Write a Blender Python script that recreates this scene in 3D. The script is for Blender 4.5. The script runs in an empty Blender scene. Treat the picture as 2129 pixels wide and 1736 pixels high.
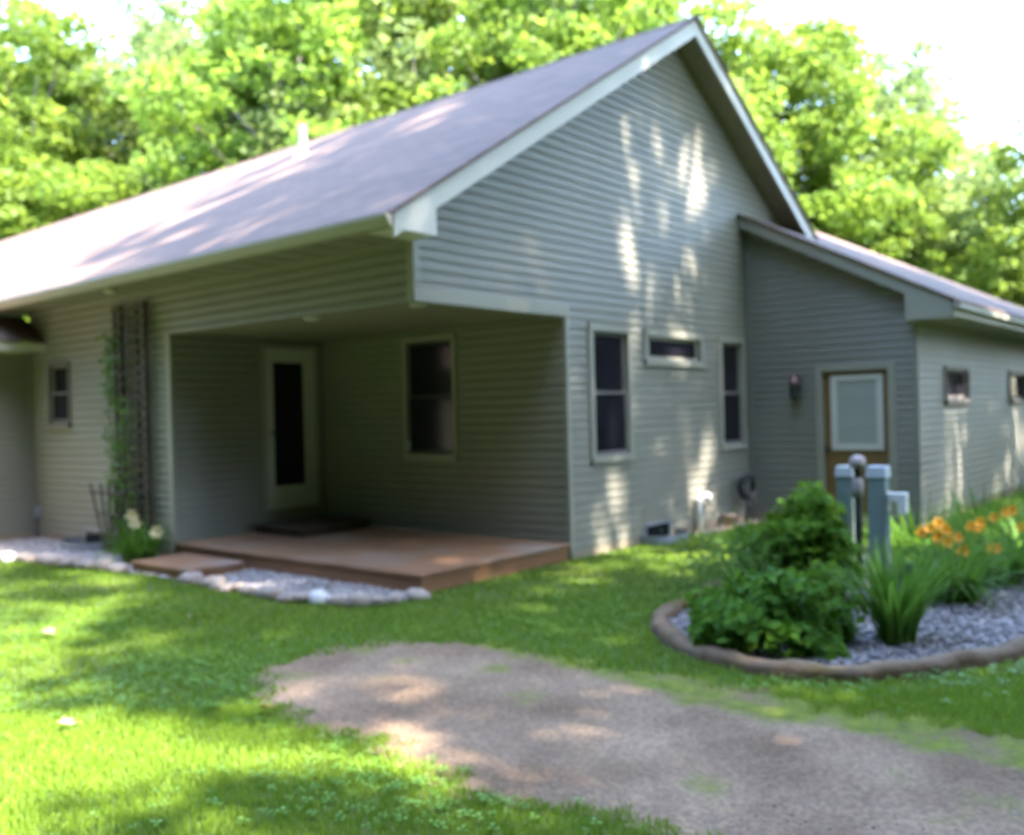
import bpy, math, random
import numpy as np
from mathutils import Vector, Matrix
rnd = random.Random(7)
rng = np.random.default_rng(7)
scene = bpy.context.scene
C = bpy.data.collections.new("scene"); scene.collection.children.link(C)

# ------------------------------------------------------------------ camera, sky, sun, exposure
YAW, PITCH, ROLL, FOC = 0.879, -0.005, -0.025, 1946.3 / 2128
CAM = Vector((-5.854, -5.939, 1.6))
def make_camera():
    F = Vector((math.sin(YAW), math.cos(YAW), 0)); R = Vector((math.cos(YAW), -math.sin(YAW), 0)); U = Vector((0, 0, 1))
    F2 = F * math.cos(PITCH) + U * math.sin(PITCH); U2 = U * math.cos(PITCH) - F * math.sin(PITCH)
    X = R * math.cos(ROLL) + U2 * math.sin(ROLL); Y = U2 * math.cos(ROLL) - R * math.sin(ROLL)
    cd = bpy.data.cameras.new("camera"); co = bpy.data.objects.new("camera", cd); C.objects.link(co)
    m = Matrix((X, Y, -F2)).transposed().to_4x4(); m.translation = CAM; co.matrix_world = m
    cd.sensor_width = 36; cd.lens = 36 * FOC; cd.clip_end = 2000; cd.clip_start = .05
    cd.dof.use_dof = True; cd.dof.focus_distance = 1.5; cd.dof.aperture_fstop = 3.0   # the whole photograph is out of focus
    scene.camera = co
make_camera()
SUN = Vector((0.015, -0.565, 0.825)).normalized()
w = bpy.data.worlds.new("World"); scene.world = w; w.use_nodes = True
nt = w.node_tree; bg = nt.nodes["Background"]
sky = nt.nodes.new("ShaderNodeTexSky"); sky.sky_type = 'NISHITA'; sky.sun_disc = False
sky.sun_elevation = math.asin(SUN.z); sky.sun_rotation = math.atan2(SUN.x, SUN.y)
sky.air_density = 1.0; sky.dust_density = 0.7; sky.ozone_density = 1.0
nt.links.new(sky.outputs[0], bg.inputs[0]); bg.inputs[1].default_value = 0.15
sl = bpy.data.lights.new("sun", 'SUN'); sl.energy = 2.1; sl.angle = math.radians(0.8); sl.color = (1, .94, .85)
so = bpy.data.objects.new("sun", sl); C.objects.link(so); so.location = (0, 0, 30)
so.rotation_euler = SUN.to_track_quat('Z', 'Y').to_euler()
vs = scene.view_settings; vs.view_transform = 'Standard'; vs.look = 'None'; vs.gamma = 1; vs.exposure = 4.25
scene.display_settings.display_device = 'sRGB'
scene.cycles.use_denoising = True
scene.cycles.max_bounces = 8; scene.cycles.transparent_max_bounces = 8

# ------------------------------------------------------------------ materials
def newmat(name):
    m = bpy.data.materials.new(name); m.use_nodes = True
    return m, m.node_tree, m.node_tree.nodes["Principled BSDF"]
def mat(name, c1, c2=None, scale=6, rough=.7, bump=0, detail=4, spec=.3, stretch=None, metal=0, c3=None, scale3=1.0, bscale=None):
    m, t, b = newmat(name); N = t.nodes; L = t.links
    b.inputs["Roughness"].default_value = rough; b.inputs["Specular IOR Level"].default_value = spec; b.inputs["Metallic"].default_value = metal
    b.inputs["Base Color"].default_value = (*c1, 1)
    tc = N.new("ShaderNodeTexCoord"); vec = tc.outputs["Object"]
    if stretch:
        mp = N.new("ShaderNodeMapping"); mp.inputs["Scale"].default_value = stretch; L.new(vec, mp.inputs[0]); vec = mp.outputs[0]
    if c2:
        n = N.new("ShaderNodeTexNoise"); n.inputs["Scale"].default_value = scale; n.inputs["Detail"].default_value = detail; L.new(vec, n.inputs["Vector"])
        r = N.new("ShaderNodeValToRGB"); r.color_ramp.elements[0].position = .3; r.color_ramp.elements[1].position = .7
        r.color_ramp.elements[0].color = (*c1, 1); r.color_ramp.elements[1].color = (*c2, 1); L.new(n.outputs["Fac"], r.inputs[0]); out = r.outputs[0]
        if c3:
            n3 = N.new("ShaderNodeTexNoise"); n3.inputs["Scale"].default_value = scale3; n3.inputs["Detail"].default_value = 3; L.new(tc.outputs["Object"], n3.inputs["Vector"])
            r3 = N.new("ShaderNodeValToRGB"); r3.color_ramp.elements[0].position = .5; r3.color_ramp.elements[1].position = .68; L.new(n3.outputs["Fac"], r3.inputs[0])
            mx = N.new("ShaderNodeMixRGB"); L.new(r3.outputs[0], mx.inputs[0]); L.new(out, mx.inputs[1]); mx.inputs[2].default_value = (*c3, 1); out = mx.outputs[0]
        L.new(out, b.inputs["Base Color"])
    if bump:
        nb = N.new("ShaderNodeTexNoise"); nb.inputs["Scale"].default_value = bscale or scale * 3; nb.inputs["Detail"].default_value = 5; L.new(vec, nb.inputs["Vector"])
        bp = N.new("ShaderNodeBump"); bp.inputs["Strength"].default_value = bump; bp.inputs["Distance"].default_value = .02; L.new(nb.outputs["Fac"], bp.inputs["Height"]); L.new(bp.outputs[0], b.inputs["Normal"])
    return m
def leafmat(name, c1, c2, trans=.4, rough=.5, objvar=0.0, spec=.3, tc=None):
    m, t, b = newmat(name); N = t.nodes; L = t.links
    g = N.new("ShaderNodeNewGeometry"); r = N.new("ShaderNodeValToRGB")
    r.color_ramp.elements[0].color = (*c1, 1); r.color_ramp.elements[1].color = (*c2, 1); L.new(g.outputs["Random Per Island"], r.inputs[0]); col = r.outputs[0]
    if objvar:
        oi = N.new("ShaderNodeObjectInfo"); hs = N.new("ShaderNodeHueSaturation")
        mr = N.new("ShaderNodeMapRange"); mr.inputs[3].default_value = .5 - objvar * .014; mr.inputs[4].default_value = .5 + objvar * .014; L.new(oi.outputs["Random"], mr.inputs[0]); L.new(mr.outputs[0], hs.inputs["Hue"])
        mr2 = N.new("ShaderNodeMapRange"); mr2.inputs[3].default_value = 1 - objvar * .2; mr2.inputs[4].default_value = 1 + objvar * .25; L.new(oi.outputs["Random"], mr2.inputs[0]); L.new(mr2.outputs[0], hs.inputs["Value"])
        L.new(col, hs.inputs["Color"]); col = hs.outputs[0]
    L.new(col, b.inputs["Base Color"]); b.inputs["Roughness"].default_value = rough; b.inputs["Specular IOR Level"].default_value = spec
    tr = N.new("ShaderNodeBsdfTranslucent")
    h2 = N.new("ShaderNodeHueSaturation"); h2.inputs["Hue"].default_value = .485; h2.inputs["Value"].default_value = 1.25; L.new(col, h2.inputs["Color"]); L.new(h2.outputs[0], tr.inputs[0])
    mx = N.new("ShaderNodeMixShader"); mx.inputs[0].default_value = trans; L.new(b.outputs[0], mx.inputs[1]); L.new(tr.outputs[0], mx.inputs[2])
    L.new(mx.outputs[0], N["Material Output"].inputs[0])
    return m
M = {}
M['siding'] = mat('vinyl_siding', (.197, .187, .150), (.22, .21, .168), 1.2, .5, 0, spec=.4)
M['trim'] = mat('painted_trim', (.265, .25, .20), (.29, .275, .22), 2, .45)
M['white'] = mat('white_trim', (.50, .475, .42), (.56, .53, .47), 2, .45)
M['soffit'] = mat('soffit_vinyl', (.20, .185, .14), (.23, .21, .16), 3, .5)
M['pipe'] = mat('white_plastic', (.62, .62, .60), None, rough=.35)
M['wframe'] = mat('taupe_window_frame', (.13, .115, .11), (.16, .14, .13), 4, .5)
M['doorwhite'] = mat('cream_door_paint', (.42, .43, .34), (.46, .46, .38), 3, .4)
M['brown'] = mat('brown_door_wood', (.17, .10, .035), (.21, .125, .05), 5, .45, stretch=(6, 6, .8))
M['deck'] = mat('stained_deck_boards', (.20, .10, .050), (.28, .155, .088), 3.0, .55, .15, stretch=(8, .9, 8), c3=(.26, .19, .15), scale3=.9)
M['rim'] = mat('stained_rim_board', (.19, .09, .042), (.25, .125, .062), 2.0, .6, .15, stretch=(1, 1, 9))
M['darkwood'] = mat('dark_step_wood', (.055, .035, .024), (.08, .055, .038), 4, .7)
M['found'] = mat('foundation_block', (.26, .20, .14), (.32, .26, .19), 5, .85, .3)
M['black'] = mat('black_metal', (.025, .025, .028), (.04, .04, .04), 8, .5)
M['copper'] = mat('aged_copper', (.14, .075, .055), (.18, .1, .08), 8, .4, metal=.6)
M['trellis'] = mat('weathered_trellis_wood', (.055, .042, .034), (.09, .07, .056), 6, .8, stretch=(1, 1, .3))
M['galv'] = mat('galvanised_steel', (.22, .245, .275), (.28, .30, .33), 5, .45, metal=.3)
M['pedestal'] = mat('green_utility_plastic', (.15, .205, .185), (.175, .23, .21), 4, .85, spec=.1)
M['pedcap'] = mat('pale_utility_cap', (.42, .45, .47), (.47, .5, .52), 4, .85, spec=.1)
M['dome'] = mat('grey_dome_cap', (.24, .205, .20), (.29, .25, .24), 6, .4)
M['bark'] = mat('grey_bark', (.10, .085, .07), (.17, .15, .13), 3, .9, .6, stretch=(4, 4, .7))
M['stone'] = mat('pale_fieldstone', (.26, .21, .17), (.36, .32, .28), 3, .85, .5, c3=(.29, .20, .15), scale3=2.2)
M['whitestone'] = mat('white_fieldstone', (.5, .49, .48), (.6, .59, .57), 3, .8, .4)
M['edging'] = mat('mossy_edging_stone', (.105, .066, .038), (.175, .12, .075), 5, .9, .8, c3=(.15, .11, .016), scale3=1.1)
M['stem'] = mat('green_stem', (.06, .12, .025), (.08, .15, .03), 5, .6)
M['woodstem'] = mat('brown_vine_stem', (.09, .07, .05), None, rough=.8)
M['leaf'] = leafmat('maple_leaf', (.112, .195, .020), (.200, .288, .042), .64, .55, .35)
M['spruce'] = leafmat('spruce_needles', (.012, .024, .010), (.026, .042, .016), .05, .7, .3, .15)
M['litter'] = mat('added_forest_floor', (.03, .025, .018), (.055, .045, .03), 2, .95, .4)
M['leaf2'] = leafmat('ash_leaf', (.128, .195, .050), (.215, .288, .09), .64, .55, .35)
M['leafdark'] = leafmat('peony_leaf', (.036, .105, .010), (.10, .215, .018), .4, .6, 0, .1)
M['leafmid'] = leafmat('hydrangea_leaf', (.065, .155, .012), (.13, .25, .022), .5, .6, 0, .1)
M['lilyleaf'] = leafmat('daylily_leaf', (.055, .14, .014), (.11, .23, .026), .45, .5, 0, .15)
M['feather'] = leafmat('feathery_leaf', (.08, .17, .03), (.13, .25, .05), .4)
M['vineleaf'] = leafmat('vine_leaf', (.08, .17, .03), (.14, .26, .04), .4)
M['grass'] = leafmat('grass_blade', (.130, .235, .018), (.212, .305, .034), .35, .5)
M['clover'] = leafmat('clover_leaf', (.10, .215, .028), (.15, .28, .05), .25, .4)
M['orange'] = leafmat('orange_petal', (.62, .26, .012), (.72, .36, .02), .3, .5)
M['cream'] = leafmat('cream_petal', (.46, .40, .18), (.54, .48, .27), .3, .5)
M['dryleaf'] = mat('dry_leaf', (.20, .145, .09), (.26, .20, .14), 20, .8)
M['rustleaf'] = mat('rust_leaf', (.38, .13, .04), (.45, .18, .06), 20, .8)
M['pebble'] = leafmat('gravel_pebble', (.21, .185, .18), (.40, .36, .35), 0, .8)
M['pebbleblue'] = leafmat('bluish_gravel_pebble', (.125, .11, .11), (.29, .26, .255), 0, .8)
M['dirtpebble'] = leafmat('dirt_pebble', (.13, .095, .07), (.27, .205, .165), 0, .9)
M['gravelbase'] = mat('gravel_base', (.17, .155, .155), (.27, .25, .25), 40, .9, .5)
M['soil'] = mat('lawn_soil', (.038, .07, .012), (.065, .11, .018), 3, .9, .5, c3=(.09, .10, .03), scale3=.8, bscale=60)

# dark window glass
def glass(name, col, rough=.06, spec=.5):
    m, t, b = newmat(name); b.inputs["Base Color"].default_value = (*col, 1); b.inputs["Roughness"].default_value = rough; b.inputs["Specular IOR Level"].default_value = spec
    return m
M['glass'] = glass('dark_window_glass', (.012, .011, .016), .12, .25)
M['blind'] = mat('closed_blind_glass', (.30, .31, .27), (.34, .35, .31), .5, .15, spec=.5, stretch=(1, 1, 30))

# shingles: rows and tabs from object coordinates (x across the slope, y along the eave)
def shingle_mat(name, along_y=True):
    m, t, b = newmat(name); N = t.nodes; L = t.links
    tc = N.new("ShaderNodeTexCoord"); mp = N.new("ShaderNodeMapping"); L.new(tc.outputs["Object"], mp.inputs[0])
    if along_y: mp.inputs["Rotation"].default_value = (0, 0, math.radians(90))
    br = N.new("ShaderNodeTexBrick"); br.inputs["Scale"].default_value = 1; br.inputs["Brick Width"].default_value = .3; br.inputs["Row Height"].default_value = .125
    br.inputs["Mortar Size"].default_value = .006; br.inputs["Color1"].default_value = (.115, .070, .049, 1); br.inputs["Color2"].default_value = (.152, .095, .068, 1); br.inputs["Mortar"].default_value = (.066, .042, .033, 1)
    L.new(mp.outputs[0], br.inputs["Vector"])
    n = N.new("ShaderNodeTexNoise"); n.inputs["Scale"].default_value = 1.1; n.inputs["Detail"].default_value = 6; L.new(tc.outputs["Object"], n.inputs["Vector"])
    mr = N.new("ShaderNodeMapRange"); mr.inputs[3].default_value = .75; mr.inputs[4].default_value = 1.25; L.new(n.outputs["Fac"], mr.inputs[0])
    mx = N.new("ShaderNodeMixRGB"); mx.blend_type = 'MULTIPLY'; mx.inputs[0].default_value = 1; L.new(br.outputs["Color"], mx.inputs[1]); L.new(mr.outputs[0], mx.inputs[2]); L.new(mx.outputs[0], b.inputs["Base Color"])
    b.inputs["Roughness"].default_value = .8; b.inputs["Specular IOR Level"].default_value = .35
    bp = N.new("ShaderNodeBump"); bp.inputs["Strength"].default_value = .6; bp.inputs["Distance"].default_value = .01; L.new(br.outputs["Fac"], bp.inputs["Height"]); bp.invert = True; L.new(bp.outputs[0], b.inputs["Normal"])
    return m
M['shingle_y'] = shingle_mat('asphalt_shingles', True)
M['shingle_x'] = shingle_mat('asphalt_shingles_wing', False)

# driveway: dirt, pale sand, moss carried by a vertex attribute broken up with noise
def drive_mat():
    m, t, b = newmat('dirt_and_moss'); N = t.nodes; L = t.links
    tc = N.new("ShaderNodeTexCoord")
    def noise(s, d=5):
        n = N.new("ShaderNodeTexNoise"); n.inputs["Scale"].default_value = s; n.inputs["Detail"].default_value = d; L.new(tc.outputs["Object"], n.inputs["Vector"]); return n.outputs["Fac"]
    def ramp(f, a, c1, z, c2):
        r = N.new("ShaderNodeValToRGB"); r.color_ramp.elements[0].position = a; r.color_ramp.elements[1].position = z; r.color_ramp.elements[0].color = (*c1, 1); r.color_ramp.elements[1].color = (*c2, 1); L.new(f, r.inputs[0]); return r.outputs[0]
    base = ramp(noise(1.6, 8), .34, (.142, .092, .056), .66, (.248, .170, .110))
    fine = ramp(noise(45, 3), .35, (.72, .72, .72), .7, (1.25, 1.22, 1.2))
    mu = N.new("ShaderNodeMixRGB"); mu.blend_type = 'MULTIPLY'; mu.inputs[0].default_value = 1; L.new(base, mu.inputs[1]); L.new(fine, mu.inputs[2])
    at = N.new("ShaderNodeAttribute"); at.attribute_name = "moss"
    ad = N.new("ShaderNodeMath"); ad.operation = 'ADD'; L.new(at.outputs["Fac"], ad.inputs[0]); L.new(noise(3.2, 7), ad.inputs[1])
    mf = ramp(ad.outputs[0], .66, (0, 0, 0), .95, (1, 1, 1))
    mc = ramp(noise(14, 5), .3, (.075, .095, .012), .7, (.145, .16, .022))
    mx = N.new("ShaderNodeMixRGB"); L.new(mf, mx.inputs[0]); L.new(mu.outputs[0], mx.inputs[1]); L.new(mc, mx.inputs[2]); L.new(mx.outputs[0], b.inputs["Base Color"])
    b.inputs["Roughness"].default_value = .92; b.inputs["Specular IOR Level"].default_value = .15
    bp = N.new("ShaderNodeBump"); bp.inputs["Strength"].default_value = .7; bp.inputs["Distance"].default_value = .02; L.new(noise(30, 6), bp.inputs["Height"]); L.new(bp.outputs[0], b.inputs["Normal"])
    return m
M['drive'] = drive_mat()

# ------------------------------------------------------------------ mesh helpers
def link(o, parent=None):
    C.objects.link(o)
    if parent: o.parent = parent
    return o
def tag(o, label=None, cat=None, group=None, kind=None):
    if label: o['label'] = label
    if cat: o['category'] = cat
    if group: o['group'] = group
    if kind: o['kind'] = kind
    return o
def thing(name, loc, label, cat, group=None, rz=0):
    o = bpy.data.objects.new(name, None); o.empty_display_size = .2; o.location = loc; o.rotation_euler.z = rz
    link(o); return tag(o, label, cat, group)
def npmesh(name, V, F, m, parent=None, smooth=False, loc=None):
    V = np.asarray(V, np.float32); F = np.asarray(F, np.int32); k = F.shape[1]
    me = bpy.data.meshes.new(name); me.vertices.add(len(V)); me.vertices.foreach_set("co", V.ravel())
    me.loops.add(F.size); me.loops.foreach_set("vertex_index", F.ravel()); me.polygons.add(len(F)); me.polygons.foreach_set("loop_start", np.arange(0, F.size, k, dtype=np.int32))
    if smooth: me.polygons.foreach_set("use_smooth", np.ones(len(F), bool))
    me.materials.append(m); me.update(calc_edges=True)
    o = bpy.data.objects.new(name, me)
    if loc is not None: o.location = loc
    return link(o, parent)
class MB:
    def __init__(s): s.v = []; s.f = []
    def add(s, V, F):
        n = len(s.v); s.v += [tuple(p) for p in V]; s.f += [tuple(i + n for i in f) for f in F]
    def quad(s, *P): s.add(P, [tuple(range(len(P)))])
    def box(s, x0, x1, y0, y1, z0, z1, fr=None):
        V = [(x, y, z) for x in (x0, x1) for y in (y0, y1) for z in (z0, z1)]
        if fr: V = [fr(*p) for p in V]
        s.add(V, [(0, 1, 3, 2), (4, 6, 7, 5), (0, 4, 5, 1), (2, 3, 7, 6), (0, 2, 6, 4), (1, 5, 7, 3)])
    def prism(s, A, B):
        n = len(A); s.add(list(A) + list(B), [tuple(range(n))[::-1], tuple(range(n, 2 * n))] + [(i, (i + 1) % n, n + (i + 1) % n, n + i) for i in range(n)])
    def tube(s, pts, rad, n=8, cap=True):
        pts = [Vector(p) for p in pts]; rad = rad if isinstance(rad, (list, tuple)) else [rad] * len(pts); V = []; F = []
        for i, p in enumerate(pts):
            d = (pts[min(i + 1, len(pts) - 1)] - pts[max(i - 1, 0)]).normalized(); a = d.orthogonal().normalized() if i == 0 else (a - d * a.dot(d)).normalized(); b = d.cross(a)
            V += [p + (a * math.cos(t) + b * math.sin(t)) * rad[i] for t in [2 * math.pi * j / n for j in range(n)]]
        for i in range(len(pts) - 1): F += [(i * n + j, i * n + (j + 1) % n, (i + 1) * n + (j + 1) % n, (i + 1) * n + j) for j in range(n)]
        if cap: F += [tuple(range(n))[::-1], tuple(range((len(pts) - 1) * n, len(pts) * n))]
        s.add(V, F)
    def lathe(s, prof, c=(0, 0, 0), n=16):
        V = []; F = []
        for r, z in prof: V += [(c[0] + r * math.cos(2 * math.pi * j / n), c[1] + r * math.sin(2 * math.pi * j / n), c[2] + z) for j in range(n)]
        for i in range(len(prof) - 1): F += [(i * n + j, i * n + (j + 1) % n, (i + 1) * n + (j + 1) % n, (i + 1) * n + j) for j in range(n)]
        F += [tuple(range(n))[::-1], tuple(range((len(prof) - 1) * n, len(prof) * n))]
        s.add(V, F)
    def build(s, name, m, parent=None, smooth=False, bevel=0, loc=None):
        me = bpy.data.meshes.new(name); me.from_pydata([tuple(p) for p in s.v], [], s.f); me.materials.append(m)
        if smooth:
            for p in me.polygons: p.use_smooth = True
        me.update(); o = bpy.data.objects.new(name, me)
        if loc is not None: o.location = loc
        if bevel:
            b = o.modifiers.new('bevel', 'BEVEL'); b.width = bevel; b.segments = 2; b.limit_method = 'ANGLE'
        return link(o, parent)

# ------------------------------------------------------------------ siding (real Dutch-lap courses)
ROW = .1
def siding(mb, fr, zlo, zhi, ulim, holes=()):
    """fr(u, n, z) -> world; ulim(z) -> (u0, u1); holes = (u0, u1, z0, z1)"""
    P = []; z = zlo
    while z < zhi:
        P += [(z, .018), (z + .055, .016), (z + .096, .001), (z + ROW, .001)]; z += ROW
    cuts = sorted({h[2] for h in holes} | {h[3] for h in holes})
    for (za, da), (zb, db) in zip(P, P[1:]):
        if za >= zhi: break
        if zb - za < 1e-6: zs = [za, zb]
        else: zs = [za] + [c for c in cuts if za < c < zb] + [zb]
        for a, b in zip(zs, zs[1:]):
            t = lambda q: da if zb == za else da + (db - da) * (q - za) / (zb - za)
            d0, d1 = (da, db) if zb == za else (t(a), t(b))
            mid = (a + b) / 2; ua0, ua1 = ulim(a); ub0, ub1 = ulim(b)
            if ua1 <= ua0 or ub1 <= ub0: continue
            hs = sorted((h[0], h[1]) for h in holes if h[2] - 1e-6 < mid < h[3] + 1e-6)
            segs = []; ca, cb = ua0, ub0
            for h0, h1 in hs:
                segs.append((ca, cb, h0, h0)); ca = cb = h1
            segs.append((ca, cb, ua1, ub1))
            for p0, q0, p1, q1 in segs:
                if p1 - p0 < 1e-4 and q1 - q0 < 1e-4: continue
                mb.quad(fr(p0, d0, a), fr(p1, d0, a), fr(q1, d1, b), fr(q0, d1, b))

# wall frames: u along the wall, n outwards, z up
GAB = lambda u, n, z: (u, -n, z)                     # y = 0, faces -Y
EAV = lambda u, n, z: (-n, u, z)                     # x = 0, faces -X
PBK = lambda u, n, z: (u, 4.012 - n, z)              # porch back wall
PRT = lambda u, n, z: (2.221 - n, u, z)              # porch side wall
WDR = lambda u, n, z: (6.6 - n, u, z)                # wing door wall
WFR = lambda u, n, z: (u, -2.316 - n, z)             # wing front wall
BMP = lambda u, n, z: (u, 7.68 - n, z)               # bump-out wall
ZB, ZS, ZE, MS, E_, O_, XA = 2.615, 3.16, 3.30, .608, .544, .341, 4.681
ZR = ZE + MS * (XA + E_)
rtop = lambda x: ZR - MS * abs(x - XA)
wtop = lambda y: 2.889 + .52 * (y + 2.8)

house = thing('house', (0, 0, 0), 'single storey sage grey sided house with recessed corner porch and wide gable', 'house')
def wall(name, fr, zlo, zhi, ulim, holes=()):
    mb = MB(); siding(mb, fr, zlo, zhi, ulim, holes); return mb.build(name, M['siding'], house)
PORCH_T = ZB + .135
gw = [(2.70, 3.44, 1.07, 2.51), (3.86, 5.2, 2.18, 2.51), (5.76, 6.40, 1.07, 2.51)]
wall('wall', GAB, .1, 6.4, lambda z: (max(0, XA - (ZR - z - .15) / MS), min(6.6 if z < 4.0 else 9, XA + (ZR - z - .15) / MS)), [(0 - .01, 2.28, 0, PORCH_T)] + gw)
wall('wall', EAV, .1, ZS - .01, lambda z: (0, 7.68), [(-.01, 4.08, 0, ZB + .022), (6.5, 7.09, 1.6, 2.41)])
wall('wall', PBK, .2, ZB, lambda z: (0, 2.221), [(1.22, 2.10, .42, 2.55)])
wall('wall', PRT, .2, ZB, lambda z: (0, 4.012), [(1.6, 2.42, 1.1, 2.52)])
wall('wall', WDR, .1, 4.2, lambda z: (max(-2.316, -2.8 + (z + .14 - 2.889) / .52), 0), [(-2.0, -1.06, 0, 2.09)])
wall('wall', WFR, .1, 2.7, lambda z: (6.6, 22), [(7.79, 8.99, 1.62, 2.06), (11.66, 12.9, 1.6, 2.06)])
wall('wall', BMP, .1, 2.6, lambda z: (-5, 0))
# trim: corner boards, porch beam bands, foundation
def trim(name, m, *boxes, bevel=.004):
    mb = MB()
    for b in boxes: mb.box(*b)
    return mb.build(name, m, house, bevel=bevel)
trim('beam_trim', M['trim'], (-.026, 2.30, -.026, .07, ZB - .005, ZB + .132))
trim('beam_trim', M['siding'], (-.026, .07, .0705, 4.06, ZB - .005, ZB + .025))
trim('corner_trim', M['trim'], (-.027, .06, -.027, .06, ZB + .135, ZS - .012))
trim('corner_trim', M['trim'], (2.215, 2.29, -.028, .03, .06, ZB - .008))
trim('corner_trim', M['trim'], (-.028, .03, 4.005, 4.09, .06, ZB - .008))
trim('corner_trim', M['siding'], (6.573, 6.63, -2.344, -2.28, .06, 2.66))
trim('corner_trim', M['siding'], (6.57, 6.6, -.06, -.024, .06, 3.95)); trim('corner_trim', M['siding'], (-.05, -.024, 7.62, 7.655, .06, 2.6))
for bx_ in ((2.27, 6.58, -.012, .05, -.2, .105), (-.010, .05, 4.08, 7.66, -.2, .105), (6.59, 6.64, -2.30, 0, -.2, .105), (6.64, 22, -2.306, -2.25, -.2, .105), (-5, -.01, 7.67, 7.72, -.2, .105)): trim('foundation', M['found'], bx_)
mb = MB(); mb.box(.072, 2.2, .072, 4.0, ZB + .003, ZB + .04); mb.build('porch_ceiling', M['soffit'], house)
for x, y in ((.17, 1.65), (.2, .16)):
    mb = MB(); mb.lathe([(.075, 0), (.08, -.012), (.06, -.03), (.02, -.036)], (x, y, ZB + .002)); mb.build('ceiling_light', M['white'], house, smooth=True)
# main roof
mb = MB(); YB = 21.0; t_ = .035
def slab(mb, poly, th): mb.prism(poly, [(p[0], p[1], p[2] - th) for p in poly])
slab(mb, [(-E_ - .05, -O_ - .03, rtop(-E_ - .05)), (XA, -O_ - .03, ZR), (XA, YB, ZR), (-E_ - .05, YB, rtop(-E_ - .05))], t_)
slab(mb, [(XA, -O_ - .03, ZR), (8.42, -O_ - .03, rtop(8.42)), (8.42, 0.2, rtop(8.42)), (9.9, .9, rtop(9.9)), (9.9, YB, rtop(9.9)), (XA, YB, ZR)], t_)
for i in range(60): # ridge caps
    y = -O_ - .03 + i * .355; s = .13
    mb.add([(XA - s, y, ZR - MS * s + .012), (XA, y, ZR + .016), (XA + s, y, ZR - MS * s + .012), (XA - s, y + .34, ZR - MS * s + .006), (XA, y + .34, ZR + .008), (XA + s, y + .34, ZR - MS * s + .006)], [(0, 1, 4, 3), (1, 2, 5, 4)])
roof = mb.build('roof', M['shingle_y'], house)
mb = MB(); mb.lathe([(.16, -.02), (.14, .02), (.075, .1), (.06, .12)], (3.42, 5.85, rtop(3.42) - .06)); mb.lathe([(.056, .05), (.056, .52), (.048, .52), (.048, .40)], (3.42, 5.85, rtop(3.42) - .06)); mb.build('vent_pipe', M['pipe'], roof, smooth=False)
# rake boards (front plane of the gable overhang) and their soffits
def rake(x0, x1, y, zf, hgt, m, name='rake_board', th=.03):
    mb = MB(); A = [(x0, y, zf(x0) - .036), (x1, y, zf(x1) - .036), (x1, y, zf(x1) - .036 - hgt), (x0, y, zf(x0) - .036 - hgt)]
    mb.prism(A, [(p[0], p[1] + th, p[2]) for p in A]); return mb.build(name, m, house)
rake(-E_ + .001, XA, -O_, rtop, .20, M['white']); rake(XA, 8.40, -O_, rtop, .20, M['white'])
mb = MB()
for x0, x1 in ((-.05, XA), (XA, 8.3)):
    mb.quad((x0, -O_ + .03, rtop(x0) - .19), (x1, -O_ + .03, rtop(x1) - .19), (x1, .02, rtop(x1) - .19), (x0, .02, rtop(x0) - .19))
mb.build('rake_soffit', M['soffit'], house)
mb = MB(); A = [(-E_ + .0, -O_ - .004, ZS - .03), (-.048, -O_ - .004, ZS - .03), (-.048, -O_ - .004, rtop(-.048) - .06), (-E_, -O_ - .004, rtop(-E_) - .06)]
mb.prism(A, [(p[0], -.03, p[2]) for p in A]); mb.build('cornice_return', M['white'], house, bevel=.004)
# eave fascia, gutter lip and soffit
trim('fascia', M['trim'], (-E_ - .03, -E_ + .002, -O_ + .03, YB, ZS - .02, ZE - .06), bevel=0)
mb = MB(); A = [(-E_ - .03, 0, ZE - .065), (-E_ - .105, 0, ZE - .05), (-E_ - .105, 0, ZE - .075), (-E_ - .085, 0, ZE - .115), (-E_ - .06, 0, ZE - .155), (-E_ - .03, 0, ZE - .155)]
mb.prism([(p[0], -O_ - .02, p[2]) for p in A], [(p[0], YB, p[2]) for p in A]); mb.build('gutter', M['trim'], house)
mb = MB(); mb.quad((-E_ + .002, -O_ + .05, ZS - .005), (0.02, -O_ + .05, ZS - .005), (.02, YB, ZS - .005), (-E_ + .002, YB, ZS - .005)); 
for i in range(54):
    y = -.02 + i * .4 ; mb.box(-E_ + .01, -.005, y, y + .02, ZS - .011, ZS - .006)
mb.build('soffit', M['soffit'], house)
mb = MB(); mb.lathe([(.07, 0), (.075, -.02), (.05, -.035)], (-.38, 4.64, ZS - .008)); mb.build('soffit_light', M['white'], house, smooth=True)
# wing roof (hipped at its far end)
YRW, XH = 3.3, 17.5; ZW = wtop(YRW); XC_ = XH + YRW + 2.8; YK = 2 * YRW + 2.8
mb = MB(); wl = 6.394 - .03
slab(mb, [(wl, -2.85, wtop(-2.85)), (XC_, -2.85, wtop(-2.85)), (XH, YRW, ZW), (5.36, YRW, ZW), (8.2, .02, wtop(.02)), (wl, .02, wtop(.02))], .035)
slab(mb, [(XC_, -2.85, wtop(-2.85)), (XC_, YK, wtop(-2.85)), (XH, YRW, ZW)], .035)
slab(mb, [(XC_, YK, wtop(-2.85)), (9.95, YK, wtop(-2.85)), (5.36, YRW, ZW), (XH, YRW, ZW)], .035)
mb.build('wing_roof', M['shingle_x'], house)
mb = MB(); A = [(6.394, -2.8, wtop(-2.8) - .036), (6.394, -.025, wtop(-.025) - .036), (6.394, -.025, wtop(-.025) - .20), (6.394, -2.8, wtop(-2.8) - .20)]
mb.prism(A, [(6.424, p[1], p[2]) for p in A]); mb.build('rake_board', M['trim'], house)
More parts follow.
